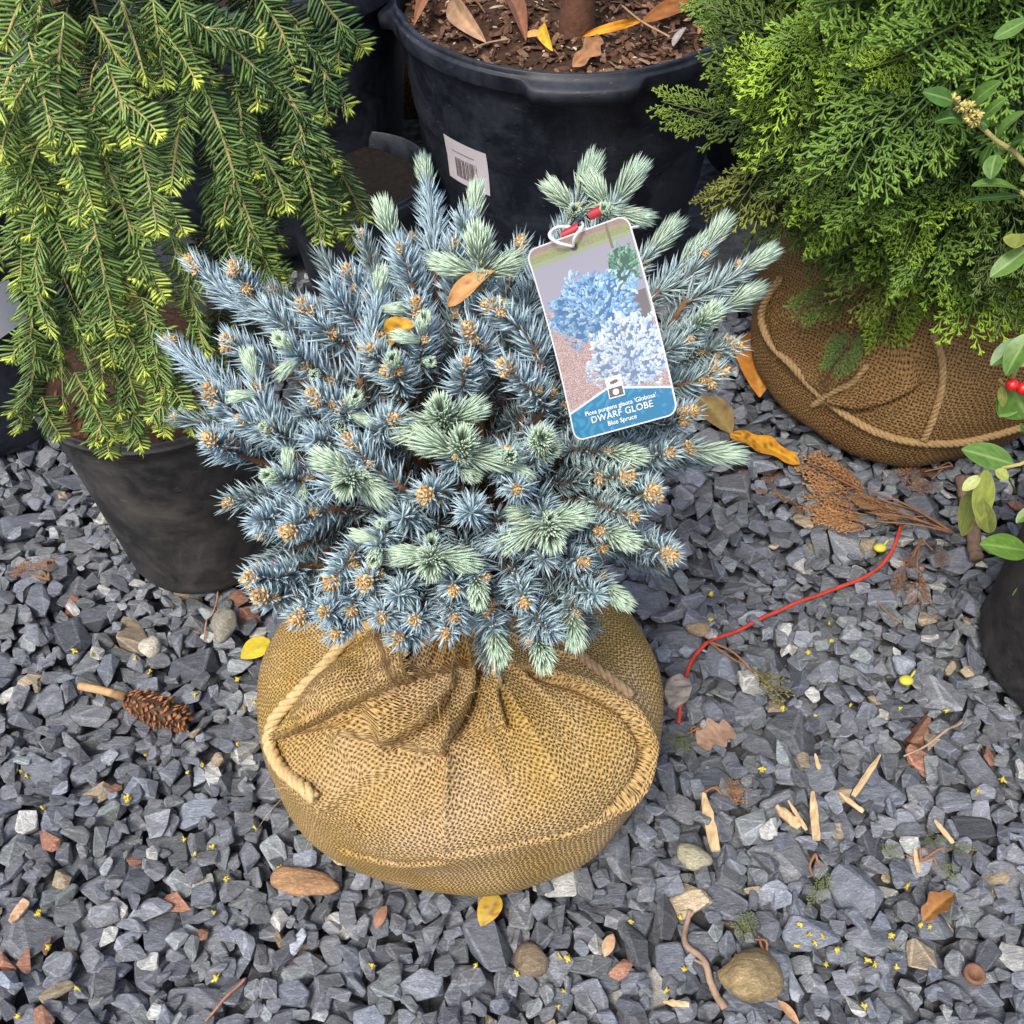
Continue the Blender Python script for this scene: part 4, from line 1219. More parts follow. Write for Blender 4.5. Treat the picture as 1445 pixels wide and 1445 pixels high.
for (px, py, ex, ey, tc, sc) in ((1260, 380, 1245, 490, (2.0, 1.75, 1.1), 1.0), (1200, 400, 1150, 425, (.9, .85, .8), 1.0), (1030, 160, 970, 150, (1.3, 1.15, .9), 1.05), (1060, 250, 1005, 280, (1.1, .7, .6), .9), (1130, 140, 1085, 100, (1.9, 1.7, 1.0), .9),
                                 (1140, 270, 1090, 300, (1.9, 1.7, 1.1), .9), (1300, 60, 1275, 70, (2.0, 1.7, 1.1), .9), (1310, 250, 1290, 300, (1.8, 1.6, 1.0), 1.0), (1380, 330, 1420, 400, (1.4, 1.3, .9), .9), (1050, 60, 1010, 10, (1.2, 1.2, 1), 1.0), (1210, 450, 1185, 495, (.7, .75, .8), .8), (1180, 80, 1160, 40, (1.5, 1.4, 1), .9), (1250, 200, 1225, 240, (1.3, 1.3, 1), 1)):
    a = hit_ell(px, py, CC, CR * 1.04); b = hit_ell(ex, ey, CC, CR * 1.12)
    put_spray(a, b - a + 1e-4, nrm(CAM - a) + Z * .5, max(.75, np.linalg.norm(b - a) / .105) * sc, tc, t_cyp)

# ------------------------------------------------------------------ holly at the right edge
t_hol = thing('potted_holly', 'holly with glossy leaves and red berries in a black pot at the right edge', 'holly', HOLLY)
ho = MB(); lathe(ho, pot_profile(.145, .150, .27, .008, .02, (), .003), 120, HOLLY); part('pot', ho, M_potgrey, t_hol)
hs = MB(); soil_disc(hs, HOLLY, .146, .235); part('soil', hs, M_soil, t_hol)
HY = lambda x, y, yy=.80: at_y(x, y, yy)
LG = np.array([.052, .125, .022]); LG2 = np.array([.095, .19, .035]); LMID = np.array([.22, .32, .10]); PALEL = np.array([.26, .30, .07])
hx = HOLLY + np.array([0, 0, .22])
for pts in ([(1337, 136), (1352, 147), (1382, 176), (1402, 196), (1445, 223), (1500, 260)], [(1440, 270), (1500, 300)], [(1402, 662), (1440, 655), (1500, 640)], [(1410, 535), (1425, 546), (1470, 520)], [(1445, 345), (1500, 340)]):
    q = [HY(x, y) for x, y in pts] + [hx + np.array([-.01, .0, .35 if pts[0][1] < 400 else .1]), hx]
    sm_ = MB(); sp_ = spline(q, 40); sm_.tube(sp_, np.interp(np.linspace(0, 1, 40), [0, 1], [.0018, .0065]), 7, (.30, .27, .10)); part('stem', sm_, M_bark, t_hol)
HL = [  # base, tip, width/length, tone (0 dark 1 light 2 pale)
 (1344, 143, 1302, 130, .42, 0), (1372, 148, 1413, 115, .36, 1), (1384, 168, 1421, 138, .38, 1), (1360, 171, 1319, 172, .40, 0), (1384, 172, 1395, 180, .6, 0), (1405, 199, 1446, 157, .36, 1), (1407, 202, 1411, 219, 1.0, 1), (1425, 205, 1445, 195, .5, 0),
 (1406, 218, 1398, 253, .75, 1), (1398, 203, 1384, 235, .3, 0), (1441, 271, 1371, 262, .26, 1), (1441, 276, 1367, 282, .15, 0), (1452, 350, 1397, 391, .45, 1), (1450, 28, 1402, 54, .45, 1), (1440, 330, 1432, 350, .8, 2),
 (1440, 478, 1398, 516, .5, 0), (1455, 470, 1420, 530, .5, 1), (1430, 548, 1410, 588, .9, 1), (1428, 546, 1450, 590, .8, 1), (1414, 545, 1415, 575, .3, 2), (1430, 655, 1357, 634, .46, 1), (1391, 662, 1383, 735, .30, 2), (1374, 692, 1357, 756, .28, 2), (1388, 705, 1396, 752, .35, 2),
 (1383, 672, 1358, 692, .55, 2), (1404, 664, 1423, 676, .8, 2), (1398, 660, 1432, 697, .2, 0), (1450, 778, 1383, 768, .42, 1), (1458, 715, 1434, 738, .5, 1), (1460, 820, 1438, 850, .6, 1), (1470, 180, 1438, 205, .5, 1), (1465, 610, 1440, 600, .5, 0), (1460, 240, 1440, 255, .6, 1),
]
for (bx, by, tx_, ty_, wr, tone) in HL:
    yb = .80 + rng.uniform(-.012, .012)
    a = HY(bx, by, yb); b = HY(tx_, ty_, yb - rng.uniform(-.01, .025))
    m = MB(); c = (LG, LG2, PALEL)[tone]
    leaf(m, a, b, np.linalg.norm(b - a) * wr, nrm(nrm(CAM - a) + Z * .5 + rng.normal(size=3) * .35), c * rng.uniform(.85, 1.15), LMID if tone < 2 else PALEL * 1.1, fold=rng.uniform(.1, .3), curl=rng.uniform(-.02, .10), shape=(.92, .62), nu=13, nv=13, c_edge=c * 1.25)
    part('leaf', m, M_leaf, t_hol)
for i in range(60):   # the rest of the plant, mostly past the right edge
    d = nrm(rng.normal(size=3) * np.array([.8, .8, 1])); p = HOLLY + np.array([.03, .0, .50]) + d * np.array([.17, .2, .25])
    if project(p)[0] < 1475: continue
    e = p + nrm(d + rng.normal(size=3) * .5) * rng.uniform(.045, .06)
    if project(e)[0] < 1470: continue
    m = MB(); leaf(m, p, e, .024, Z + rng.normal(size=3) * .5, LG2 * rng.uniform(.6, 1.1), LMID); part('leaf', m, M_leaf, t_hol)
for (x, y) in ((1428, 543), (1443, 548)):
    m = MB(); m.ball(HY(x, y, .785), .0062, (.50, .012, .012), 16, 10); part('berry', m, M_berry, t_hol)
for (x, y) in ((1345, 141), (1357, 150), (1369, 152), (1374, 171), (1368, 165), (1380, 160)):
    m = MB(); p = HY(x, y, .795); n_ = 26
    d = nrm(rng.normal(size=(n_, 3))); m.needles(np.repeat(p[None], n_, 0), d, .006, .0025, np.array([.42, .36, .12]) * rng.uniform(.7, 1.3, (n_, 1)), mid=.8); part('flower_cluster', m, M_bud, t_hol)

# ------------------------------------------------------------------ plant tag
TD = ((hit_ell(845, 460, CROWN_C, CROWN_R * 1.03) - CAM) @ FWD) - .042
TL_, TR_ = at_d(740, 354, TD + .016), at_d(886, 302, TD - .014)
BL_ = min((at_d(810, 624, dd_) for dd_ in np.linspace(TD - .09, TD + .05, 600)), key=lambda q: abs((q - TL_) @ (TR_ - TL_)))
ex = TR_ - TL_; TW = np.linalg.norm(ex); ex = ex / TW
ey = (BL_ - TL_); ey = ey - ex * (ey @ ex); TH = np.linalg.norm(ey); ey = ey / TH
en = np.cross(ex, -ey); en = en if en @ (CAM - TL_) > 0 else -en
t_tag = thing('plant_tag', 'printed plant tag with blue bushes and blue caption, hanging in the spruce', 'plant tag', TL_ + ex * TW / 2 + ey * TH / 2)
def tagp(s, t, lift=0.0):
    bow = -.006 * (4 * t * (1 - t)) + .003 * (s - .5)
    return TL_ + ex * (s * TW) + ey * (t * TH) + en * (lift + bow)
NS, NT = 200, 390
k = np.random.default_rng(21)
img = np.zeros((NT, NS, 3)); ss, tt = np.meshgrid(np.linspace(0, 1, NS), np.linspace(0, 1, NT))
asp = TH / TW
img[:] = (.40, .27, .25)
sp = k.random((NT, NS)); img[sp < .35] = (.62, .50, .48); img[sp > .8] = (.25, .13, .12)
road = (tt < .33 - .06 * ss) | ((tt < .46) & (ss > .5)); img[road] = (.36, .35, .42)
img[(tt > .36) & (tt < .50) & (ss > .55) & (ss < .97)] = (.17, .15, .16)
img[(tt > .36) & (tt < .42) & (ss < .16)] = (.22, .20, .20)
tp = tt < .075 - .0 * ss; img[tp] = (.30, .22, .20)
gr = (tt < .10) & (k.random((NT, NS)) < .55) & (tt > .03); img[gr] = (.30, .42, .10)
img[(tt < .045) & (k.random((NT, NS)) < .3)] = (.45, .30, .28)
img[(np.abs(ss - .79) < .012) & (tt < .13)] = (.22, .17, .12)
def stroke(x0, y0, dx, dy, r, c):
    for f in np.linspace(0, 1, 5):
        x, y = x0 + dx * f, y0 + dy * f
        i0, i1 = max(0, int((y - r / asp) * NT) - 1), min(NT, int((y + r / asp) * NT) + 3)
        j0, j1 = max(0, int((x - r) * NS) - 1), min(NS, int((x + r) * NS) + 3)
        if i0 >= i1 or j0 >= j1: continue
        S2, T2 = ss[i0:i1, j0:j1] - x, (tt[i0:i1, j0:j1] - y) * asp
        m = S2 ** 2 + T2 ** 2 < (r * (1 - .3 * f)) ** 2
        sh = np.clip((S2 + T2) / r * .34, -.3, .34)
        w = img[i0:i1, j0:j1]; w[m] = np.asarray(c)[None] * (1 - sh[m][:, None])
def bush(cx, cy, rx, ry, n, cols, gaps):
    m = ((ss - cx) / rx) ** 2 + ((tt - cy) / ry) ** 2 < .72; img[m] = gaps
    for i in range(n):
        a = k.uniform(0, 6.283); q = math.sqrt(k.random()); x = cx + rx * q * (1 + .16 * math.sin(a * 5 + cx * 9)) * math.cos(a); y = cy + ry * q * (1 + .13 * math.sin(a * 7 + 1) + .10 * math.sin(a * 13)) * math.sin(a)
        if math.sin(x * 31 + math.sin(y * 47) * 2) * math.sin(y * 60 + x * 11) > .45: continue      # shaded gaps between the tiers
        up = (cy - y) / ry
        c = np.asarray(cols[int(k.integers(len(cols)))]) * (0.86 + .22 * up + k.normal() * .10)
        an = math.atan2(y - cy - .1, x - cx) + k.normal() * .6; ln = k.uniform(.012, .035)
        stroke(x, y, math.cos(an) * ln, math.sin(an) * ln / asp, k.uniform(.008, .013), np.clip(c, 0, .95))
bush(.84, .22, .16, .10, 130, [(.10, .28, .16), (.16, .38, .26), (.30, .5, .4)], (.05, .12, .08))
bush(.46, .375, .45, .175, 1100, [(.22, .45, .72), (.36, .60, .82), (.55, .74, .88), (.30, .52, .78), (.14, .33, .62)], (.06, .16, .34))
bush(.70, .645, .42, .19, 1100, [(.50, .66, .84), (.66, .78, .90), (.80, .87, .93), (.42, .60, .82), (.72, .82, .92)], (.16, .22, .36))
img[(tt > .86) & (ss < .2)] = img[(tt > .86) & (ss < .2)]
ban = tt > np.where(ss < .42, .858 - .078 * (ss / .42), .78 + .085 * ((ss - .42) / .58))
bl = np.where((np.sin(ss * 34 + np.sin(tt * 60) * 2.2) * np.sin(tt * 52 + np.cos(ss * 30) * 2) > .35)[..., None], np.array([.035, .27, .46]), np.array([.012, .19, .37]))
img[ban] = bl[ban]
edge = np.abs(tt - np.where(ss < .42, .858 - .078 * (ss / .42), .78 + .085 * ((ss - .42) / .58))) < .005
img[edge] = (.75, .82, .88)
bord = (ss < .012) | (ss > .988) | (tt < .006) | (tt > .994); img[bord] = (.82, .84, .86)
# rounded corners: pull the outline in
def corner(s, t, rc=.10):
    x = (s - .5) * TW; y = (t - .5) * TH; r = rc * TW
    hx_, hy_ = TW / 2 - r, TH / 2 - r
    qx = np.maximum(np.abs(x) - hx_, 0); qy = np.maximum(np.abs(y) - hy_, 0)
    l = np.hypot(qx, qy); m = np.maximum(qx, qy); sc = np.where(l > 1e-9, m / np.maximum(l, 1e-9), 1)
    x = np.sign(x) * (np.minimum(np.abs(x), hx_) + qx * sc); y = np.sign(y) * (np.minimum(np.abs(y), hy_) + qy * sc)
    return x / TW + .5, y / TH + .5
cs, ctt = corner(ss, tt)
P = TL_ + ex * (cs * TW)[..., None] + ey * (ctt * TH)[..., None] + en * (-.006 * (4 * ctt * (1 - ctt)) + .003 * (cs - .5))[..., None]
tm = MB(); tm.grid(P, img * .58); tm.grid((P - en * .0008)[::4, ::-4], (.8, .8, .8))
card = part('card', tm, M_print, t_tag)
def text_mesh(body, s0, t0, size, bold, col_, spacing=1.0):
    cu = bpy.data.curves.new('txt', 'FONT'); cu.body = body; cu.size = 1.0; cu.offset = bold; cu.align_x = 'CENTER'; cu.space_character = spacing; cu.resolution_u = 3
    o = bpy.data.objects.new('txt', cu); col.objects.link(o)
    dg = bpy.context.evaluated_depsgraph_get(); me = o.evaluated_get(dg).to_mesh()
    V = np.array([v.co[:] for v in me.vertices]); me.calc_loop_triangles(); F = np.array([t.vertices[:] for t in me.loop_triangles])
    o.to_mesh_clear(); bpy.data.objects.remove(o); bpy.data.curves.remove(cu)
    mb = MB(); th0 = .035
    W3 = []
    for x, y, _ in V:
        s_ = s0 + x * size / TW; t_ = t0 - y * size / TH
        W3.append(tagp(s_, t_, .0010))
    mb.add(np.array(W3), F, None, col_); return mb
WH = (.62, .63, .64)
for body, s0, t0, sz, bd, spc in (("Picea pungens glauca 'Globosa'", .50, .889, .0042, .004, .98), ("DWARF GLOBE", .50, .932, .0062, .0, 1.04), ("Blue Spruce", .49, .966, .0043, .004, 1.0)):
    part('lettering', text_mesh(body, s0, t0, sz, bd, WH, spc), M_print, card, sm=False)
def quad(s0, t0, s1, t1, c, lift):
    m = MB(); m.grid(np.array([[tagp(s0, t0, lift), tagp(s1, t0, lift)], [tagp(s0, t1, lift), tagp(s1, t1, lift)]]), c); return m
lg = quad(.415, .733, .565, .838, (.85, .85, .85), .0009)
part('emblem', lg, M_print, card)
part('emblem', quad(.422, .787, .558, .834, (.085, .07, .07), .0012), M_print, card)
lf = MB(); n_ = 22; a = np.arange(n_) * 2 * math.pi / n_; rr = np.where(np.arange(n_) % 2 == 0, 1.0, .62) * (1 + .25 * np.cos(a * 2 + .4))
pp = np.array([tagp(.49 + .046 * r_ * math.cos(q), .760 + .017 * r_ * math.sin(q), .0012) for r_, q in zip(rr, a)] + [tagp(.49, .760, .0012)])
lf.add(pp, [(i, (i + 1) % n_, n_) for i in range(n_)], None, (.085, .07, .07)); part('emblem', lf, M_print, card, sm=False)
lf = MB(); pp = np.array([tagp(.49 + .028 * math.cos(q), .811 + .0145 * math.sin(q), .0015) for q in a] + [tagp(.49, .811, .0015)]); lf.add(pp, [(i, (i + 1) % n_, n_) for i in range(n_)], None, (.85, .85, .85)); part('emblem', lf, M_print, card, sm=False)
hl = MB(); pp = np.array([tagp(.455 + .032 * math.cos(q), .062 + .017 * math.sin(q), .0013) for q in a] + [tagp(.455, .062, .0013)]); hl.add(pp, [(i, (i + 1) % n_, n_) for i in range(n_)], None, (.07, .01, .012)); part('hole', hl, M_print, card, sm=False)
tie = MB()
tie.tube(spline([tagp(.455, .062, .002), tagp(.36, .03, .010), tagp(.30, -.02, .008), tagp(.36, -.06, -.004), tagp(.55, -.02, -.012), tagp(.75, .02, -.02), tagp(.9, .0, -.05)], 40), .0011, 7, (.62, .62, .64))
tie.tube(spline([tagp(.455, .062, .002), tagp(.52, .03, .008), tagp(.6, -.01, .004), tagp(.55, -.05, -.01)], 24), .0010, 7, (.62, .62, .64)); part('tie', tie, M_plain, t_tag)
rb2 = MB()
for a_, b_ in (((.36, .012), (.52, -.012)), ((.66, -.035), (.76, -.05))):
    A = tagp(*a_, -.004); B = tagp(*b_, -.008); up_ = -ey * .0065
    rb2.grid(np.array([[A, B], [A + up_ * .5 + en * .004, B + up_ * .5 + en * .004], [A + up_, B + up_]]), (.30, .012, .02))
part('ribbon', rb2, M_plain, t_tag)

# ------------------------------------------------------------------ fallen leaves and litter
def ground_leaf(name, label, cat, b, t, wr, c, mid=None, up=None, lift=.003, q=88, **kw):
    A = gat(*b, .012, q, lift); B = gat(*t, .012, q, lift)
    z = max(A[2], B[2]); A = at(*b, z * .6 + A[2] * .4); B = at(*t, z * .6 + B[2] * .4)
    m = MB(); leaf(m, A, B, np.linalg.norm(B - A) * wr, Z + (rng.normal(size=3) * .15 if up is None else np.asarray(up)), c, mid, **kw)
    return solo(name, m, M_dry, label, cat)
YEL = (.58, .44, .035)
ground_leaf('fallen_leaf', 'clean yellow oval leaf touching the left side of the burlap ball', 'leaf', (380, 902), (340, 929), .68, YEL, (.5, .40, .06), fold=.05, curl=.03)
ground_leaf('fallen_leaf', 'yellow leaf with brown blotches just below the burlap ball', 'leaf', (702, 1262), (678, 1307), .62, (.52, .34, .05), (.45, .33, .1), fold=.15, curl=.06, spots=.22, c_spot=(.30, .15, .05))
ground_leaf('fallen_leaf', 'bright orange lobed leaf on the gravel left of the cypress ball', 'leaf', (1030, 612), (1128, 655), .38, (.60, .28, .025), (.72, .42, .05), fold=.1, curl=.05, lobe=.22, spots=.2, c_spot=(.28, .09, .02), shape=(.9, .45), nu=19)
ground_leaf('fallen_leaf', 'dull olive brown leaf half hidden behind the right side of the spruce', 'leaf', (985, 560), (1032, 612), .55, (.22, .15, .06), (.26, .22, .07), fold=.15, curl=.06)
ground_leaf('fallen_leaf', 'pale tan torn leaf scrap below the cut end of the red string', 'leaf', (985, 1050), (1035, 1030), .7, (.33, .21, .14), fold=.3, curl=.1, lobe=.3, shape=(.9, .4), nu=17)
ground_leaf('fallen_leaf', 'curled rust brown leaf in the gravel below the green clippings', 'leaf', (1302, 1300), (1347, 1262), .45, (.27, .12, .035), (.4, .2, .06), fold=.6, curl=.15, lobe=.2, nu=17)
ground_leaf('fallen_leaf', 'tan leaf sliver at the bottom edge beside the slate stones', 'leaf', (1098, 1412), (1128, 1446), .3, (.40, .23, .12), fold=.3, curl=.1)
ground_leaf('fallen_leaf', 'small reddish leaf scrap at lower left of the burlap ball', 'leaf', (530, 1310), (545, 1278), .45, (.30, .16, .10), fold=.3, curl=.1)
ground_leaf('fallen_leaf', 'small tan leaf curl lying between stones under the brown stone', 'leaf', (853, 1350), (865, 1318), .5, (.5, .33, .2), fold=.5, curl=.1)
ground_leaf('fallen_leaf', 'russet leaf pinned against the left foot of the cypress ball', 'leaf', (1060, 470), (1072, 560), .45, (.45, .18, .03), (.5, .25, .05), fold=.2, curl=.1, lift=.02)
# leaves caught in the spruce
for (b, t, wr, c, lab) in (((632, 432), (698, 382), .34, (.52, .28, .11), 'tan orange dry leaf caught upright among the spruce shoots'), ((548, 478), (588, 458), .6, (.55, .30, .03), 'yellow brown leaf tucked deep among the spruce twigs')):
    A = hit_ell(*b, CROWN_C, CROWN_R * .84); B = hit_ell(*t, CROWN_C, CROWN_R * .94)
    m = MB(); leaf(m, A, B, np.linalg.norm(B - A) * wr, nrm(CAM - A) + np.array([-.5, 0, .4]), c, fold=.6, curl=.12, twist=.7, spots=.12, c_spot=tuple(np.array(c) * .5)); solo('fallen_leaf', m, M_dry, lab, 'leaf')
# leaves on the big pot's soil
SZ = RIMZ - .022
for (b, t, wr, c, lab, kw) in (
    ((640, -8), (686, 60), .42, (.36, .22, .13), 'long curved tan leaf on the mulch, left of the trunk', dict(fold=.4, curl=.12, twist=.8)),
    ((608, -10), (584, 36), .38, (.22, .10, .05), 'dark brown curled leaf against the left inside of the big pot', dict(fold=.6, curl=.2)),
    ((715, -5), (742, 58), .36, (.20, .085, .045), 'folded dark brown leaf on the mulch beside the yellow leaf', dict(fold=.7, curl=.1)),
    ((738, 52), (768, 46), .6, (.50, .31, .10), 'tan yellow leaf piece left of the trunk base', dict(fold=.2, curl=.1)),
    ((766, 34), (780, 72), .45, (.62, .36, .03), 'bright yellow leaf tip pointing down left of the trunk', dict(fold=.3, curl=.1)),
    ((818, 52), (905, 30), .24, (.62, .26, .018), 'bright orange wavy leaf right of the trunk', dict(fold=.35, curl=.16, wav=.25)),
    ((905, 32), (1000, -6), .36, (.25, .095, .025), 'large brown leaf behind the orange leaf on the mulch', dict(fold=.15, curl=.1)),
    ((808, 94), (848, 52), .48, (.40, .20, .09), 'light brown lobed leaf in front of the trunk', dict(fold=.2, curl=.1, lobe=.3, nu=17)),
    ((985, 48), (1006, 32), .6, (.33, .16, .08), 'small brown leaf scrap by the right rim of the big pot', dict(fold=.4, curl=.1)),
    ((950, 65), (968, 38), .4, (.36, .31, .29), 'grey bark chip by the right rim of the big pot', dict(fold=.1, curl=.05)),
    ((690, 12), (712, 8), .28, (.45, .35, .24), 'pale wood sliver on the mulch near the folded leaf', dict(fold=.1, curl=.05))):
    A = at(*b, SZ + .006); B = at(*t, SZ + .004)
    m = MB(); leaf(m, A, B, np.linalg.norm(B - A) * wr * .5, Z * .7 - np.array([0, .7, 0]) + rng.normal(size=3) * .2, c, tuple(np.array(c) * 1.25), **kw)
    solo('bark_chip' if 'chip' in lab else 'wood_sliver' if 'sliver' in lab else 'fallen_leaf', m, M_dry, lab, 'bark chip' if 'chip' in lab else 'wood sliver' if 'sliver' in lab else 'leaf')
for pts, lab in (([(669, 68), (690, 60), (718, 55)], 'thin pale twig lying on the mulch left of the trunk'), ([(878, 8), (905, 30), (945, 52)], 'thin brown twig lying across the orange leaf')):
    m = MB(); m.tube(spline([at(x, y, SZ + .008) for x, y in pts], 14), .0016, 6, (.34, .22, .12)); solo('twig', m, M_wood, lab, 'twig')

def litter_tube(name, label, cat, pts, r0, r1, c, mat, lift=0.0, n=40, q=92, extra=()):
    """a stick, string or stalk lying over the stones"""
    P = spline(np.array([gat(x, y, .008, q) for x, y in pts]), n)
    P[:, 2] = np.array([gz(p, .006, q) for p in P]); ker = np.ones(9) / 9
    P[:, 2] = np.convolve(np.pad(P[:, 2], 4, mode='edge'), ker, 'valid') + max(r0, r1) * .8 + lift
    m = MB(); m.tube(P, np.linspace(r0, r1, n) * (1 + .06 * rng.normal(size=n)), 8, c)
    for (i, ox, oy, l, r) in extra:
        b = P[int(i * (n - 1))]; m.tube(spline([b, b + np.array([ox, oy, .3 * l]) * .5, b + np.array([ox, oy, .004])], 8), np.linspace(r, r * .6, 8), 6, c)
    return solo(name, m, mat, label, cat)
litter_tube('string', 'red string curving over the gravel from root ball to dry clipping', 'string', [(1271, 742), (1258, 778), (1225, 812), (1170, 835), (1110, 858), (1050, 882), (1005, 900), (980, 925), (968, 955), (962, 985), (957, 1024)], .0026, .0026, (.42, .05, .035), M_rope, n=90)
litter_tube('forked_twig', 'forked grey brown twig beside the large tan stone', 'twig', [(973, 1285), (966, 1330), (990, 1352), (1003, 1385), (1022, 1425)], .0028, .0040, (.30, .21, .15), M_wood, extra=((.08, .016, .018, .01, .0022), (.62, -.012, .004, .01, .002)))
litter_tube('stick', 'thick cut brown stick lying between dry clipping and holly pot', 'stick', [(1352, 680), (1362, 720), (1372, 760), (1376, 792)], .0085, .0100, (.17, .115, .085), M_bark)
litter_tube('twig', 'thin straight twig on the gravel near the holly pot foot', 'twig', [(1275, 1068), (1310, 1050), (1358, 1018)], .0011, .0016, (.36, .25, .17), M_wood)
litter_tube('twig', 'reddish straw at the bottom left edge of the gravel', 'twig', [(290, 1442), (315, 1412), (345, 1382)], .0012, .0016, (.33, .16, .10), M_wood)
litter_tube('twig', 'short rusty straw under the hemlock pot', 'twig', [(288, 905), (300, 870), (312, 832)], .0010, .0013, (.30, .17, .10), M_wood)
litter_tube('twig', 'thin brown twig right of the red string', 'twig', [(1238, 850), (1255, 868), (1272, 880)], .0011, .0014, (.22, .14, .09), M_wood)
def splinter(label, a, b, w, c=(.50, .36, .20), h=.35, seed=0):
    k = np.random.default_rng(seed)
    A = gat(*a, .008, 92, .004); B = gat(*b, .008, 92, .004); zz = max(A[2], B[2]); A = at(*a, zz); B = at(*b, zz - .002)
    d = B - A; L = np.linalg.norm(d); d /= L; sd = nrm(np.cross(d, Z)); up = np.cross(sd, d)
    n = 9; m = MB(); P = np.zeros((n, 6, 3)); C = np.zeros((n, 6, 3))
    for i, u in enumerate(np.linspace(0, 1, n)):
        ww = w * (.35 + .65 * smooth(0, .35, u)) * (1 - .25 * smooth(.85, 1, u)) * (1 + k.normal() * .06)
        sec = [(-.5, 0), (-.42, h), (-.1, h * 1.15), (.2, h * .9), (.5, h * .6), (.45, -.1)]
        for j, (x, y) in enumerate(sec):
            P[i, j] = A + d * L * u + sd * ww * (x + k.normal() * .03) + up * w * (y + k.normal() * .05); C[i, j] = np.array(c) * k.uniform(.8, 1.15)
    m.grid(P, C, closed=True)
    m.add(np.vstack([P[0], P[-1]]), [(0, i, i + 1) for i in range(1, 5)] + [(6, 6 + i + 1, 6 + i) for i in range(1, 5)], None, c)
    solo('wood_splinter', m, M_wood, label, 'wood chip', sm=False)
for i, (lab, a, b, w) in enumerate((
    ('longest pale wood splinter, standing out left of the chip cluster', (992, 1120), (1010, 1202), .0125), ('short fat wood splinter on the left of the pale chip cluster', (1095, 1138), (1128, 1168), .012), ('crossing wood sliver in the middle of the pale chip cluster', (1112, 1130), (1138, 1172), .005),
    ('upright split wood piece right of the pale chip cluster', (1146, 1118), (1152, 1186), .0105), ('small curved wood sliver pointing down right of the upright piece', (1184, 1120), (1218, 1146), .006), ('thin leaning wood sliver above the curved sliver', (1242, 1066), (1204, 1124), .007),
    ('thin tan sliver by the green clippings', (1318, 1158), (1345, 1190), .006), ('tiny pale sliver under the green clippings', (1290, 1198), (1296, 1232), .005), ('flat tan wood flake at the lower edge near the twig', (935, 1414), (972, 1418), .006), ('small pale flake above the leaning sliver', (1150, 1064), (1156, 1086), .005),
    ('pinkish wood flake at far left of the gravel', (15, 1302), (38, 1272), .012))):
    splinter(lab, a, b, w, seed=i, c=(.50, .36, .20) if i < 10 else (.5, .32, .2))
splinter('grey weathered wood piece wedged against the right side of the burlap ball', (948, 1000), (962, 955), .030, (.26, .22, .19), .12, 33)

# magnolia-like seed cone
A = gat(178, 985, .01, 92, .012); B = gat(262, 1018, .01, 92, .010)
t_cone = thing('seed_cone', 'brown scaly seed cone with a pale stalk lying on the gravel at left', 'seed cone', (A + B) / 2 - Z * .014)
d = nrm(B - A); L = np.linalg.norm(B - A); a_ = nrm(np.cross(d, Z)); b_ = np.cross(a_, d)
cb = MB(); n = 150; s_ = np.linspace(0, 1, n); ph = np.arange(n) * 2.39996 + rng.normal(size=n) * .12
rr = .0185 * np.sin(np.clip(.35 + s_ * 2.45, 0, math.pi)) ** .8
pos = A + d * (s_ * L)[:, None]; rad = np.cos(ph)[:, None] * a_ + np.sin(ph)[:, None] * b_
core = A + d * (np.linspace(0, 1, 14) * L)[:, None]; cb.tube(core, np.interp(np.linspace(0, 1, 14), s_, rr * .8) + .001, 12, (.055, .028, .016)); part('core', cb, M_bud, t_cone)
cs_ = MB(); cc = np.array([.21, .095, .042]) * np.exp(rng.normal(size=(n, 1)) * .3)
cs_.needles(pos + rad * (rr * .7)[:, None], rad * .8 + d * (.65 + .35 * rng.normal(size=(n, 1))), .0105 * rng.uniform(.7, 1.35, n), .0088 * rng.uniform(.7, 1.2, n), cc, side=np.cross(rad, d), th=.45, mid=.5, ctip=cc * 1.6); part('scales', cs_, M_bud, t_cone)['kind'] = 'stuff'
sk = MB(); E = gat(113, 968, .01, 92, .006); sk.tube(spline([E, (A + E) / 2 + Z * .003, A + Z * .002], 14), np.interp(np.linspace(0, 1, 14), [0, .75, .8, 1], [.0052, .0050, .0062, .0058]), 10, np.interp(np.linspace(0, 1, 14), [0, .7, .75, 1], [1, 1, .45, .4])[:, None] * np.array([.46, .28, .14])); part('stalk', sk, M_wood, t_cone)

# dry and green cypress clippings
def dry_spray(label, base, tips, col_, name='dry_clipping', cat='clipping', sc=1.0, stem=None, lift=.006):
    A = gat(*base, .012, 92, lift)
    t = thing(name, label, cat, A)
    for (tx_, ty_) in tips:
        B = gat(tx_, ty_, .012, 92, lift)
        s0 = A * .45 + B * .55
        o = put_spray(s0, B - s0, Z + rng.normal(size=3) * .25, max(.25, np.linalg.norm(B - s0) / .105) * sc, np.array(col_) * rng.uniform(.8, 1.2), t, pool=SPR_BROWN if len(tips) > 5 else SPR_DRY if name == 'dry_clipping' else SPR_CUT)
        m = MB(); m.tube(spline([A, (A + s0) / 2 + rng.normal(size=3) * .004 + Z * .004, s0], 12), np.linspace(.0018, .0011, 12), 5, (.24, .12, .06)); part('stem', m, M_bark, t)
BR = (1.0, .95, .9)
dry_spray('large fan of dry rust brown cypress clipping below the cypress ball', (1345, 752), [(1125, 640), (1130, 700), (1150, 665), (1140, 722), (1195, 692), (1230, 712)], BR, sc=.80, lift=.008)
dry_spray('small tuft of dry brown clipping right of the red string', (1300, 760), [(1262, 830), (1290, 850), (1330, 790), (1275, 800)], (.95, .8, .75))
dry_spray('loose brown clipping heap beside the cut stick', (1345, 660), [(1290, 690), (1300, 665), (1270, 670)], (.95, .8, .75))
dry_spray('little rusty needle tuft on the gravel left of the hemlock pot', (70, 818), [(18, 802), (30, 790), (50, 795), (68, 800)], (.95, .8, .75))
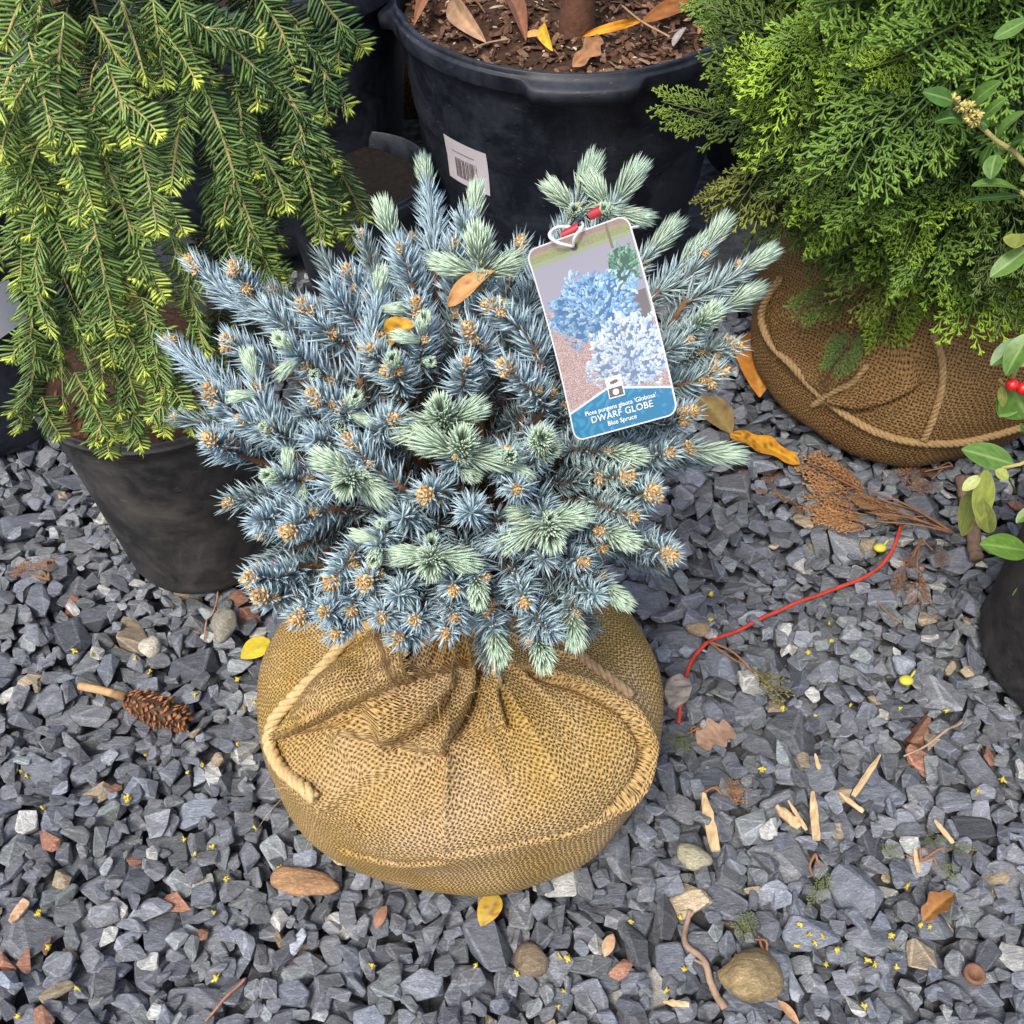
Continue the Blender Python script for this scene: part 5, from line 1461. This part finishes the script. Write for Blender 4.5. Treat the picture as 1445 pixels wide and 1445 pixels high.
dry_spray('dry tan clipping beside the longest wood splinter', (994, 1118), [(1040, 1125), (1035, 1112)], (1.4, 1.3, 1.2))
dry_spray('faded twig with a drooping yellow green sprig near the red string', (1000, 905), [(1115, 985), (1095, 968)], (1.4, 1.1, 1.0), name='clipping')
dry_spray('small green sprig lying below the upright wood piece', (1150, 1205), [(1150, 1268), (1160, 1240)], (1, 1, 1), name='clipping')
dry_spray('scattered green clipping at right of the chips', (1300, 1215), [(1370, 1190), (1262, 1200), (1340, 1230), (1320, 1185)], (1, 1, 1), name='clipping')
dry_spray('tiny green clipping at the right edge of the burlap ball', (990, 1030), [(955, 1040), (965, 1048)], (1, 1, 1), name='clipping')
dry_spray('brown needle tuft on the gravel behind the spruce right side', (1105, 705), [(1075, 690), (1120, 715), (1085, 670)], (.95, .8, .75))
dry_spray('pale green bent clipping beside the tan stone', (1082, 1345), [(1050, 1310), (1060, 1300)], (1, 1, 1), name='clipping')

# acorn cap, yellow seeds
p = gat(1372, 1378, .01, 90, .004); m = MB(); lathe(m, [(.0085, .0), (.0105, .004), (.011, .009), (.0085, .0105), (.006, .007), (.003, .005), (.0005, .0045)], 24, p, (.16, .08, .045)); solo('acorn_cap', m, M_bud, 'round brown acorn cap at lower right of the gravel', 'acorn cap')
for (x, y, lab) in ((1242, 773, 'yellow green seed pod above the red string'), (1279, 960, 'yellow seed touching the bright pale stone')):
    p = gat(x, y, .01, 90, .004); m = MB(); m.ball(p, .0078, (.50, .44, .05), 14, 9, (1.15, .9, .7)); m.tube(spline([p + np.array([.006, .004, 0]), p + np.array([.013, .012, .003])], 5), .0016, 6, (.45, .42, .08)); solo('seed', m, M_plain, lab, 'seed')
# yellow blossom crumbs
CR_ = []
for (x, y) in ((60, 1140), (180, 1130), (260, 1185), (300, 1195), (275, 1205), (360, 1168), (395, 1225), (320, 1240), (302, 1288), (55, 1290), (68, 1335), (110, 1395), (305, 1380), (25, 1435), (190, 930), (212, 948), (275, 980), (335, 958), (360, 992), (345, 1000), (335, 1050), (180, 1125), (30, 1088), (38, 1095), (105, 918), (130, 925), (265, 1090), (285, 1080), (205, 1065), (525, 1362), (672, 1362), (730, 1375), (790, 1350), (800, 1352), (795, 1398), (788, 1420), (890, 1300), (960, 1295), (1040, 1352), (1062, 1345), (1130, 1305), (1142, 1318), (1150, 1330), (1160, 1320), (1125, 1335), (1180, 1340), (1165, 1360), (1225, 1355), (1235, 1360), (1258, 1320), (1265, 1365), (1298, 1305), (1312, 1308), (1280, 1250), (1075, 1085), (1150, 1010), (1200, 995), (1270, 1000), (1335, 1003), (1140, 920), (1003, 838), (1002, 875), (1170, 880), (1172, 905), (1105, 1000), (1415, 1100), (1380, 1115), (965, 1368), (940, 1398), (1220, 1420)):
    CR_.append((x, y))
cm = []
for v in range(6):
    m = MB(); k = np.random.default_rng(80 + v); n_ = 9
    d = nrm(k.normal(size=(n_, 3)) + np.array([0, 0, .6])); m.needles(np.zeros((n_, 3)), d, k.uniform(.004, .0075, n_), .0042, np.array([.56, .45, .06]) * k.uniform(.7, 1.15, (n_, 1)), th=.5, mid=.6); m.ball(np.zeros(3), .0028, (.5, .40, .08), 7, 5); cm.append(m.mesh('blossom_crumb', M_bud))
for i, (x, y) in enumerate(CR_):
    p = gat(x, y, .006, 90, .002)
    o = bpy.data.objects.new('blossom_crumb', cm[i % 6]); o.location = p; o.rotation_euler = (0, 0, rng.uniform(0, 6.28)); o.scale = tuple(.78 * rng.uniform(.6, 1.3, 3)); link(o)
    tag_(o, 'tiny yellow blossom crumb lying loose among the grey stones', 'blossom', 'yellow blossom crumbs on the gravel')
